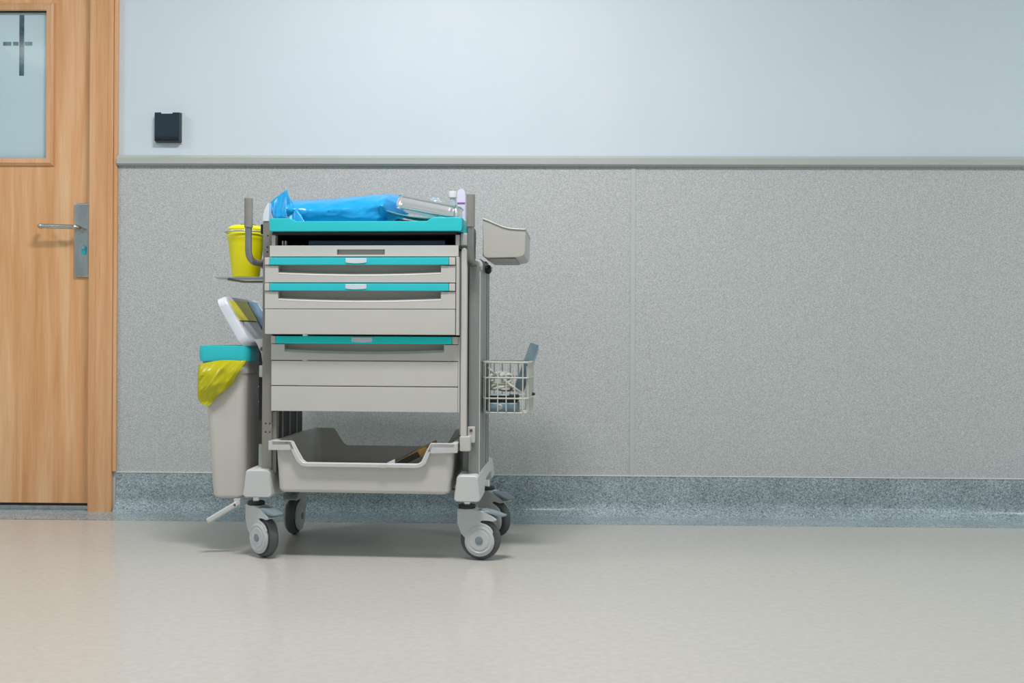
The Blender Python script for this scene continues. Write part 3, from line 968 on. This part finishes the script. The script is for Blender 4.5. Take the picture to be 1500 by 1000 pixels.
# pedal
pm = MB()
pm.box(-0.405, -0.386, 0.055, 0.063, 0.142, 0.1655, 0.001)
pedm = obj('pedal_bracket', pm, 'plastic2', wbn)
Mr = Matrix.Translation((-0.395, 0.052, 0.150)) @ Matrix.Rotation(math.radians(-33), 4, 'Y')
obj('foot_pedal', MB().box(-0.10, 0.006, -0.012, 0.012, -0.0085, 0.0085, 0.005, 3, M4=Matrix.Translation((-0.395, 0.048, 0.150)) @ Matrix.Rotation(math.radians(-31), 4, 'Y')), 'plastic2', wbn)
obj('pedal_arm', MB().box(0.0, 0.048, -0.004, 0.004, -0.006, 0.006, 0.001, M4=Matrix.Translation((-0.395, 0.060, 0.150)) @ Matrix.Rotation(math.radians(-15), 4, 'Y')), 'alu', wbn)
obj('pivot_screw', MB().cyl((-0.395, 0.0365, 0.150), (-0.395, 0.034, 0.150), 0.0035, seg=14), 'screw', wbn)
# lid, swung open about its hinge beside the cart
E0 = Vector((-0.352, 0.0, 0.632))
ul = Vector((-0.082, 0, 0.140))
L = ul.length
ul.normalize()
nn = Vector((ul.z, 0, -ul.x))       # pointing right-up (the lid's outer face)
Ml = Matrix((( -nn.x, 0, ul.x, E0.x), (0, 1, 0, 0.038), (-nn.z, 0, ul.z, E0.z), (0, 0, 0, 1)))  # local x: thickness away, z: along lid
ld = MB()


def lidring(x, ins):
    return [Ml @ Vector((x, a, b_)) for a, b_ in rrect(0.0 + ins, 0.315 - ins, -0.005 + ins, L + 0.004 - ins, 0.03, 8)]


ld.loft([lidring(0.030, 0.003), lidring(0.026, 0.0), lidring(0.006, 0.002), lidring(0.001, 0.006), lidring(0.0, 0.010), lidring(0.0, 0.020), lidring(0.002, 0.022), lidring(0.002, 0.06)])
lid = obj('bin_lid', ld, 'white', wbn, smooth=50)
lb = MB().prism([(0.024, 0.078), (0.185, 0.078), (0.185, 0.146), (0.024, 0.146)], -0.0014, 0.0018, M4=Ml @ Matrix(((0, 1, 0, 0), (1, 0, 0, 0), (0, 0, 1, 0), (0, 0, 0, 1))))
obj('yellow_label', lb, 'ylabel', lid)
lb = MB().prism([(0.195, 0.05), (0.290, 0.05), (0.290, 0.150), (0.195, 0.150)], -0.0012, 0.0018, M4=Ml @ Matrix(((0, 1, 0, 0), (1, 0, 0, 0), (0, 0, 1, 0), (0, 0, 0, 1))))
obj('blue_label_or_glint', lb, 'bluelabel_glint', lid)

# ---- yellow bag in the bin (inner liner, folded over the front edge)
bag = thing('bin_liner', 'crumpled yellow plastic bag folded out over the front of the waste bin', 'plastic bag', (-0.45, 0.05, 0.45))
prof_top = [(-0.5195, 0.566), (-0.5150, 0.5775), (-0.49, 0.5785), (-0.45, 0.5795), (-0.41, 0.580), (-0.3660, 0.5795)]
edgeL = [(-0.5210, 0.566), (-0.5215, 0.547), (-0.5195, 0.533), (-0.515, 0.505), (-0.511, 0.487), (-0.515, 0.478), (-0.5145, 0.463), (-0.505, 0.452), (-0.489, 0.4465), (-0.478, 0.443)]
edgeR = [(-0.3650, 0.5795), (-0.3670, 0.570), (-0.374, 0.560), (-0.381, 0.545), (-0.391, 0.530), (-0.399, 0.517), (-0.412, 0.504), (-0.428, 0.488), (-0.443, 0.479), (-0.462, 0.460), (-0.474, 0.443)]


def samp(poly, u):
    x = u * (len(poly) - 1)
    i = min(int(x), len(poly) - 2)
    f = x - i
    return (poly[i][0] * (1 - f) + poly[i + 1][0] * f, poly[i][1] * (1 - f) + poly[i + 1][1] * f)


bg = MB()
rings = []
NU, NV = 46, 40
for i in range(NV + 1):
    v = i / NV
    a = samp(edgeL, v)
    b_ = samp(edgeR, v)
    row = []
    for j in range(NU + 1):
        u = j / NU
        x = a[0] * (1 - u) + b_[0] * u
        z = a[1] * (1 - u) + b_[1] * u
        z += 0.010 * math.sin(PI * u) * (1 - v) * (1 if v > 0.02 else 0.2)
        bulge = 0.018 * math.sin(PI * min(1, v * 1.15 + 0.05)) * (0.3 + 0.7 * math.sin(PI * u))
        dd, ee = (x * 0.62 + z * 0.78), (x * 0.78 - z * 0.62)
        ridg = 1 - abs(noise.noise(Vector((dd * 9, ee * 42, 3.1)))) * 2
        ridg2 = 1 - abs(noise.noise(Vector((dd * 22, ee * 90, 7.7)))) * 2
        wrink = 0.007 * ridg + 0.0028 * ridg2
        yb = 0.0445
        # wrap round the bin's left corner
        wrap = max(0.0, (-0.497 - x)) ** 2 * 55 + max(0.0, x + 0.378) ** 2 * 60
        row.append(Vector((x, yb - 0.003 - bulge - wrink * min(1, 0.25 + v * 3) + wrap, z)))
    rings.append(row)
bg.loft(rings, closed=False, cap=False)
obj('folded_bag', bg, 'yellowfilm', bag, smooth=28, solid=0.0008)
ins = MB()
rings = []
for z, g in ((0.618, -0.0055), (0.55, -0.0065), (0.45, -0.010), (0.34, -0.016), (0.30, -0.03)):
    rings.append([Vector((p.x + 0.002 * noise.noise(p * 40), p.y, z)) for p in binsec(min(z, 0.58), 0, g)])
ins.loft(rings, cap=False)
obj('inner_bag', ins, 'yellowfilm', bag, smooth=60)

# ---- side bin on the right
sd = thing('side_bin', 'open grey plastic side bin hooked on the cart right of the push handle', 'bin', (0.4, 0.22, 0.889))
topf = [(0.3365, 1.004), (0.352, 0.9985), (0.375, 0.9885), (0.397, 0.9795), (0.418, 0.9745), (0.438, 0.973), (0.462, 0.972)]
m = MB()
Y0, Y1 = 0.085, 0.352
outl = [(0.3365, 1.004)] + topf[1:] + [(0.4635, 0.955), (0.462, 0.905), (0.459, 0.897), (0.450, 0.892), (0.436, 0.890), (0.350, 0.8885), (0.341, 0.892), (0.3385, 0.900)]
m.prism(outl, Y0, Y0 + 0.003, 0.001, 1)
m.prism(outl, Y1 - 0.003, Y1, 0.001, 1)
lowp = [(0.3365, 1.004), (0.3385, 0.900), (0.341, 0.892), (0.350, 0.8885), (0.436, 0.890), (0.450, 0.892), (0.459, 0.897), (0.462, 0.905), (0.4635, 0.972)]
inn = [(0.3395, 1.004), (0.3415, 0.9015), (0.3435, 0.895), (0.351, 0.8915), (0.436, 0.893), (0.449, 0.895), (0.4565, 0.899), (0.459, 0.906), (0.4605, 0.972)]
rings = []
for y in (Y0 + 0.001, Y1 - 0.001):
    rings.append([Vector((x, y, z)) for x, z in lowp] + [Vector((x, y, z)) for x, z in inn[::-1]])
m.loft(rings)
sbody = obj('bin_shell', m, 'sidebin', sd, smooth=40)
rimm = MB()
rimm.tube([(x, Y0 - 0.001, z) for x, z in topf] + [(0.4635, Y0 + 0.004, 0.972), (0.4645, Y1 - 0.004, 0.972), (0.462, Y1, 0.972)] + [(x, Y1, z) for x, z in topf[::-1][1:]], 0.0022, 8)
obj('bin_lip', rimm, 'plastic', sd)
for (a, b_) in ((Y0 + 0.02, Y0 + 0.125), (Y0 + 0.135, Y1 - 0.015)):
    obj('underside_pad', MB().box(0.352, 0.432, a, b_, 0.8855, 0.8885, 0.001), 'plastdark', sd)
hk = MB().box(0.3352, 0.3380, 0.10, 0.30, 0.895, 0.985, 0.001)
obj('hook_plate', hk, 'alu', sd)
# clamp knob
obj('clamp_knob', MB().lathe([(0, 0), (0.012, 0), (0.014, 0.004), (0.014, 0.012), (0.010, 0.016), (0, 0.017)], (0, 0, 0), 24,
                             Matrix.Translation((0.3348, 0.2, 0.862)) @ Matrix.Rotation(PI / 2, 4, 'Y')), 'black', ct)
obj('clamp_washer', MB().lathe([(0, 0), (0.007, 0), (0.0072, 0.003), (0, 0.0035)], (0, 0, 0), 24,
                               Matrix.Translation((0.3520, 0.2, 0.862)) @ Matrix.Rotation(PI / 2, 4, 'Y')), 'white', ct)

# ---- wire basket
bk = thing('wire_basket', 'small cream wire basket full of cables hooked on the cart right side', 'basket', (0.40, 0.2, 0.423))
BX0, BX1, BXb, BY0_, BY1_, BZ0, BZ1 = 0.337, 0.470, 0.482, 0.10, 0.275, 0.4235, 0.5775


def brect(z, ins=0.0):
    base = fillet([(BX0 + ins + 0.001, (BY0_ + BY1_) / 2, z), (BX0 + ins, BY0_ + ins, z), (BX1 - ins, BY0_ + ins, z), (BXb - ins, BY1_ - ins, z), (BX0 + ins, BY1_ - ins, z), (BX0 + ins + 0.001, (BY0_ + BY1_) / 2, z)], 0.02, 6)
    return base[:-1]


obj('rim_wire', MB().tube(brect(BZ1), 0.0032, 10, loop=True), 'wire', bk)
for z in (0.5315, 0.470):
    obj('ring_wire', MB().tube(brect(z), 0.0024, 8, loop=True), 'wire', bk)
obj('ring_wire', MB().tube(brect(BZ0 + 0.003, 0.004), 0.0026, 8, loop=True), 'wire', bk)


def upright(x, y, nx, ny):
    pts = fillet([(x, y, BZ1), (x, y, BZ0 + 0.004), (x + nx * 0.03, y + ny * 0.03, BZ0)], 0.008, 4)
    obj('upright_wire', MB().tube(pts, 0.0019, 7), 'wire', bk)


for x in (0.3445, 0.357, 0.3822, 0.4075, 0.4328, 0.457):
    upright(x, BY0_, 0, 1)
    upright(x, BY1_, 0, -1)
for k in range(7):
    f = (k + 0.7) / 7.6
    y = BY0_ + (BY1_ - BY0_) * f
    upright(BX1 + (BXb - BX1) * f, y, -1, 0)
for k in range(5):
    y = BY0_ + (BY1_ - BY0_) * (k + 0.8) / 5.6
    upright(BX0, y, 1, 0)
for k in range(5):
    y = BY0_ + 0.02 + 0.033 * k
    obj('floor_wire', MB().tube([(BX0 + 0.004, y, BZ0 + 0.001), (BX1 + 0.002, y, BZ0 + 0.001)], 0.0019, 7), 'wire', bk)
obj('side_plate', MB().hexa([Vector(p) for p in ((BX1 - 0.0038, BY0_ + 0.025, BZ0 + 0.01), (BX1 - 0.0026, BY0_ + 0.025, BZ0 + 0.01), (BXb - 0.0035, BY1_ - 0.012, BZ0 + 0.01), (BXb - 0.0047, BY1_ - 0.012, BZ0 + 0.01),
                                              (BX1 - 0.0038, BY0_ + 0.025, BZ1 - 0.012), (BX1 - 0.0026, BY0_ + 0.025, BZ1 - 0.012), (BXb - 0.0035, BY1_ - 0.012, BZ1 - 0.012), (BXb - 0.0047, BY1_ - 0.012, BZ1 - 0.012))]), 'wire', bk)
obj('basket_hook', MB().box(0.3358, 0.3420, 0.15, 0.24, 0.43, 0.57, 0.002), 'black', bk)
obj('cable_tie', MB().lathe([(0, -0.006), (0.0035, -0.006), (0.005, 0), (0.0035, 0.007), (0, 0.007)], (0, 0, 0), 12, Matrix.Translation((0.4815, 0.215, 0.478)) @ Matrix.Rotation(PI / 2, 4, 'Y')), 'black', bk)

# things in the basket
def rotbox(c_, sx, sy, sz, rz=0, rx=0, ry=0):
    return Matrix.Translation(c_) @ Matrix.Rotation(rz, 4, 'Z') @ Matrix.Rotation(ry, 4, 'Y') @ Matrix.Rotation(rx, 4, 'X')


dv = thing('instrument_box', 'slate grey instrument box with a black top lying in the wire basket', 'box', (0.395, 0.165, 0.4265))
Md = Matrix.Translation((0.3955, 0.170, 0.4268))
obj('case', MB().box(-0.046, 0.046, -0.055, 0.045, 0, 0.030, 0.006, 3, M4=Md), 'slate', dv)
obj('black_top', MB().box(-0.044, 0.045, -0.053, 0.043, 0.0302, 0.050, 0.004, 2, M4=Md), 'black', dv)
obj('pale_strip', MB().box(-0.043, 0.020, -0.0545, -0.045, 0.0502, 0.055, 0.001, M4=Md), 'slate2', dv)
obj('round_button', MB().lathe([(0, 0), (0.008, 0), (0.0085, 0.002), (0.006, 0.004), (0, 0.0045)], (0, 0, 0), 20, Md @ Matrix.Translation((-0.008, -0.055, 0.017)) @ Matrix.Rotation(PI / 2, 4, 'X')), 'plastic2', dv)
cb_ = thing('coiled_cable', 'cream cable loops coiled on the black box inside the wire basket', 'cable', (0.39, 0.16, 0.483))
pts = []
for k in range(150):
    a = k / 150 * 2 * PI * 3.3
    r = 0.031 + 0.007 * math.sin(k * 0.13)
    pts.append((0.3905 + r * math.cos(a) * 1.05, 0.158 + r * math.sin(a) * 1.25 - 0.004, 0.488 + 0.055 * k / 150 + 0.014 * math.sin(a * 0.5 + 1) * (0.3 + math.sin(a))))
pts = [(x, y, max(z, 0.4862)) for x, y, z in pts]
obj('cable_loop', MB().tube(pts, 0.0046, 8), 'cable', cb_)
pts2 = fillet([(0.352, 0.118, 0.562), (0.366, 0.116, 0.545), (0.392, 0.118, 0.532), (0.42, 0.117, 0.508), (0.452, 0.12, 0.487)], 0.012)
obj('cable_end', MB().tube(pts2, 0.0034, 8), 'cable', cb_)
obj('plug', MB().box(-0.008, 0.008, -0.003, 0.003, -0.005, 0.005, 0.0015, M4=Matrix.Translation((0.395, 0.112, 0.542)) @ Matrix.Rotation(-0.6, 4, 'Y')), 'white', cb_)
pc = thing('folded_pouch', 'slate blue folded sleeve standing tilted out of the wire basket', 'pouch', (0.445, 0.2, 0.43))
Mp = Matrix.Translation((0.433, 0.222, 0.485)) @ Matrix.Rotation(math.radians(20), 4, 'Y') @ Matrix.Rotation(math.radians(30), 4, 'Z')
obj('front_sleeve', MB().box(-0.016, 0.015, -0.003, 0.003, 0, 0.158, 0.0025, M4=Mp), 'slate', pc)
obj('rear_sleeve', MB().box(-0.010, 0.019, 0.0035, 0.008, 0, 0.150, 0.002, M4=Mp @ Matrix.Translation((0.006, 0.001, 0.0))), 'slate2', pc)

# ---- boxes in the storage bin
cbx = thing('cardboard_box', 'flat brown cardboard box with yellow print tilted in the lower storage bin', 'box', (0.17, 0.2, 0.202))
Mc = Matrix.Translation((-0.022, 0.07, 0.2035)) @ Matrix.Rotation(math.radians(-27), 4, 'Y')
obj('carton', MB().box(0.0, 0.230, 0.0, 0.20, 0.0, 0.022, 0.001, M4=Mc), 'cardboard', cbx)
obj('dark_label', MB().box(0.004, 0.165, 0.004, 0.195, 0.0222, 0.0232, M4=Mc), 'darkbox', cbx)
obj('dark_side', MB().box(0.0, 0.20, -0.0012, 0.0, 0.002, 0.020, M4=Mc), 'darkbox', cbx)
for k in range(3):
    obj('yellow_print', MB().box(0.18 + 0.014 * k, 0.186 + 0.014 * k, 0.02, 0.15, 0.0222, 0.0227, M4=Mc), 'gold', cbx)
slip = thing('paper_slip', 'thin white paper slip standing by the label holder in the storage bin', 'paper', (0.07, 0.0, 0.27))
obj('slip', MB().hexa([Vector(p) for p in ((0.070, 0.0, 0.2015), (0.092, 0.0, 0.2015), (0.092, 0.0008, 0.2015), (0.070, 0.0008, 0.2015),
                                       (0.070, 0.0, 0.287), (0.092, 0.0, 0.297), (0.092, 0.0008, 0.297), (0.070, 0.0008, 0.287))]), 'paper', slip, smooth=0)

# ================================================================== ON THE TOP TRAY
TF = 0.9630
bb = thing('blue_bag', 'crumpled glossy blue plastic bag lying on the teal top tray', 'plastic bag', (-0.05, 0.12, TF))
# top outline (x, z), seen at about y=.1
topo = [(-0.300, 1.035), (-0.292, 1.062), (-0.270, 1.076), (-0.250, 1.088), (-0.240, 1.073), (-0.235, 1.069), (-0.15, 1.074), (-0.05, 1.082), (0.035, 1.0885), (0.07, 1.088), (0.112, 1.086), (0.134, 1.078)]
bot = [(-0.300, 1.028), (-0.29, 1.020), (-0.27, 1.010), (-0.25, 0.996), (-0.23, 0.986), (-0.20, 0.975), (-0.12, TF + 0.004), (-0.02, TF + 0.003), (0.03, TF + 0.004), (0.06, 1.0), (0.095, 1.035), (0.134, 1.076)]


def interp(poly, x):
    for i in range(len(poly) - 1):
        if poly[i][0] <= x <= poly[i + 1][0]:
            f = (x - poly[i][0]) / (poly[i + 1][0] - poly[i][0])
            return poly[i][1] * (1 - f) + poly[i + 1][1] * f
    return poly[-1][1] if x > poly[-1][0] else poly[0][1]


g = MB()
rings = []
NX, NC = 190, 80
for i in range(NX + 1):
    x = -0.236 + (0.120 + 0.236) * i / NX
    zt, zb_ = interp(topo, x), interp(bot, x)
    u = i / NX
    yf = 0.015 + 0.010 * math.sin(u * 7) + 0.03 * u
    ybk = 0.22
    q_ = min(1, max(0, (x - 0.05) / 0.034))
    yf = yf * (1 - q_) + 0.155 * q_
    ring = []
    for k in range(NC):
        a = 2 * PI * k / NC
        ca, sa = math.cos(a), math.sin(a)
        yy = (yf + ybk) / 2 - (ybk - yf) / 2 * math.copysign(abs(ca) ** 0.8, ca)
        # the fold tops out towards the back third: sloping front sheet
        zz = (zt + zb_) / 2 + (zt - zb_) / 2 * math.copysign(abs(sa) ** 0.9, sa)
        if sa > 0:
            yy += 0.05 * sa
        p = Vector((x, yy, zz))
        q = Vector((x * 9 - zz * 14, zz * 16 + x * 5, yy * 8))
        rdg = 1 - 2 * abs(noise.noise(q))
        rdg2 = 1 - 2 * abs(noise.noise(q * 2.7 + Vector((4, 1, 9))))
        amp = (0.012 * rdg + 0.003 * rdg2) * (0.3 + 0.7 * abs(ca))
        p += Vector((0, -ca * 1.0, 0)) * amp
        p.z = max(p.z, TF + 0.0015)
        ring.append(p)
    rings.append(ring)
g.loft(rings)
obj('crumpled_bag', g, 'bluefilm', bb, smooth=75)
# raised open flap at the left end
fp_ = MB()
rows = []
top_l = [(-0.302, 1.032, 0.064), (-0.297, 1.056, 0.064), (-0.276, 1.073, 0.065), (-0.2495, 1.0885, 0.060), (-0.2425, 1.075, 0.048), (-0.231, 1.058, 0.032), (-0.212, 1.032, 0.014), (-0.190, 1.006, 0.004)]
mid_l = [(-0.292, 1.012, 0.058), (-0.290, 1.030, 0.058), (-0.276, 1.042, 0.055), (-0.258, 1.040, 0.045), (-0.246, 1.028, 0.036), (-0.228, 1.010, 0.018), (-0.208, 0.996, 0.004), (-0.180, 0.986, -0.004)]
low_l = [(-0.284, 0.997, 0.044), (-0.279, 0.998, 0.036), (-0.272, 1.000, 0.03), (-0.256, 1.000, 0.028), (-0.240, 0.997, 0.020), (-0.222, 0.992, 0.010), (-0.204, 0.988, 0.001), (-0.172, 0.9795, -0.004)]


def crv(pts, n=36):
    out = []
    pts = [(x, y, z) for x, z, y in pts]
    m = len(pts) - 1
    for i in range(n + 1):
        t = i / n * m
        k = min(int(t), m - 1)
        f = t - k
        P = [Vector(pts[max(0, min(m, k + d))]) for d in (-1, 0, 1, 2)]
        out.append(0.5 * ((2 * P[1]) + (P[2] - P[0]) * f + (2 * P[0] - 5 * P[1] + 4 * P[2] - P[3]) * f * f + (3 * P[1] - P[0] - 3 * P[2] + P[3]) * f ** 3))
    return out


A, B, C_ = crv(top_l), crv(mid_l), crv(low_l)
for v in range(9):
    t = v / 8
    rows.append([a * (1 - t) ** 2 + b_ * 2 * t * (1 - t) + c_ * t * t + Vector((0, 0.003 * noise.noise(a * 50), 0)) for a, b_, c_ in zip(A, B, C_)])
fp_.loft(rows, closed=False, cap=False)
obj('open_flap', fp_, 'bluefilm', bb, smooth=60, solid=0.0008)

# steel instrument tray, tilted, its left end on the bag
st = thing('steel_tray', 'shiny stainless steel instrument tray lying tilted on the right end of the top tray', 'tray', (0.18, 0.08, TF + 0.03))
ang = math.atan2(0.034, 0.165)
Mt = Matrix.Translation((0.087, 0.006, 1.029)) @ Matrix.Rotation(ang, 4, 'Y') @ Matrix.Rotation(math.radians(-2), 4, 'Z')
LX, LY, LZ = 0.183, 0.105, 0.040
m = MB()


def tring(z, g_, r=0.026):
    return [Mt @ Vector((a, b_, z)) for a, b_ in rrect(-g_, LX + g_, -g_, LY + g_, r + g_, 10)]


m.loft([tring(0, -0.003), tring(0.0008, 0.001), tring(0.004, 0.0035), tring(0.010, 0.0045), tring(LZ * 0.6, 0.0022), tring(LZ - 0.005, -0.0015), tring(LZ - 0.0035, 0.002), tring(LZ - 0.0005, 0.0035), tring(LZ, 0.0035), tring(LZ, 0.001), tring(LZ - 0.003, 0.0002), tring(0.005, -0.002), tring(0.0035, -0.004)])
obj('steel_pan', m, 'chrome', st, smooth=40)
# papers under the tray
for i, (x0, x1, y0, z, tilt, nm) in enumerate(((0.062, 0.205, 0.012, 1.0205, 9.0, 'white paper sheet sticking out under the steel tray'),)):
    pp = thing('paper_sheet', nm, 'paper', (x0, y0, z))
    Mq = Matrix.Translation((x0, y0, z)) @ Matrix.Rotation(math.radians(tilt), 4, 'Y')
    mm = MB()
    rows = []
    for a in range(15):
        u = a / 14
        rows.append([Mq @ Vector((u * (x1 - x0), b_ * 0.12 - 0.004 * (1 - u), -0.006 * math.sin(PI * u) + 0.0008 * b_)) for b_ in (0, .5, 1)])
    mm.loft(rows, closed=False, cap=False)
    obj('sheet', mm, 'paper', pp, smooth=60, solid=0.0006)
tb = thing('dark_pouch', 'dark slate pouch lying beneath the steel tray and paper on the top tray', 'pouch', (0.14, 0.08, TF))
obj('pouch', MB().hexa([Vector(p) for p in ((0.07, 0.02, TF), (0.185, 0.02, TF), (0.185, 0.13, TF), (0.07, 0.13, TF), (0.085, 0.028, TF + 0.036), (0.178, 0.028, TF + 0.023), (0.178, 0.12, TF + 0.023), (0.085, 0.12, TF + 0.036))], 0.006, 3), 'darkbox', tb)
# clear dome package in the steel tray
dm = thing('clear_package', 'small clear domed plastic package with blue mark above the steel tray', 'package', (0.19, 0.10, 1.035))
mm = MB()
mm.lathe([(0, 0), (0.026, 0), (0.026, 0.003), (0.020, 0.018), (0.012, 0.029), (0.004, 0.033), (0, 0.033)], (0.195, 0.075, 1.036), 28)
obj('dome', mm, 'clearfilm', dm)
obj('blue_mark', MB().box(0.1925, 0.2025, 0.063, 0.0645, 1.0655, 1.0685).box(0.1965, 0.1985, 0.0625, 0.064, 1.055, 1.0665), 'bluelabel_glint', dm)
# bottles
def bottle(x, y, h, r, lab, hw):
    b_ = thing('bottle', lab, 'bottle', (x, y, TF))
    obj('bottle_body', MB().lathe([(0, 0), (r * .93, 0), (r, 0.004), (r, h - 0.048), (r * 0.9, h - 0.040), (r * 0.55, h - 0.030), (r * 0.52, h - 0.020), (0, h - 0.020)], (x, y, TF), 32), 'clearfilm' if hw else 'white', b_)
    obj('bottle_cap', MB().lathe([(0, h - 0.0195), (r * 0.80, h - 0.0195), (r * 0.82, h - 0.003), (r * 0.74, h), (0, h)], (x, y, TF), 28), 'bead', b_)
    obj('purple_band', MB().lathe([(r + 0.0003, h - 0.078), (r + 0.0009, h - 0.078), (r + 0.0009, h - 0.050), (r + 0.0003, h - 0.050)], (x, y, TF), 32), 'palelilac', b_)
    obj('purple_print', MB().lathe([(r + 0.0009, h - 0.0545), (r + 0.0013, h - 0.0545), (r + 0.0013, h - 0.0505), (r + 0.0009, h - 0.0505)], (x, y, TF), 32), 'purple', b_)
    return b_


bottle(0.2335, 0.185, 0.1375, 0.0165, 'small clear bottle with ribbed white cap behind the steel tray', True)
cbt = thing('medicine_box', 'pale lilac medicine carton with purple print beside the bottle by the right handle', 'box', (0.27, 0.17, TF))
mm = MB().prism([(0.252, TF+.006), (0.278, TF+.006), (0.278, 1.084), (0.276, 1.094), (0.270, 1.1005), (0.258, 1.1005), (0.252, 1.090)], 0.138, 0.160, 0.001)
obj('carton', mm, 'palelilac', cbt)
obj('purple_print', MB().box(0.2535, 0.277, 0.1368, 0.138, 1.056, 1.0605), 'purple', cbt)
obj('blue_tab', MB().box(0.259, 0.269, 0.140, 0.158, 1.1006, 1.104, 0.001), 'slate2', cbt)
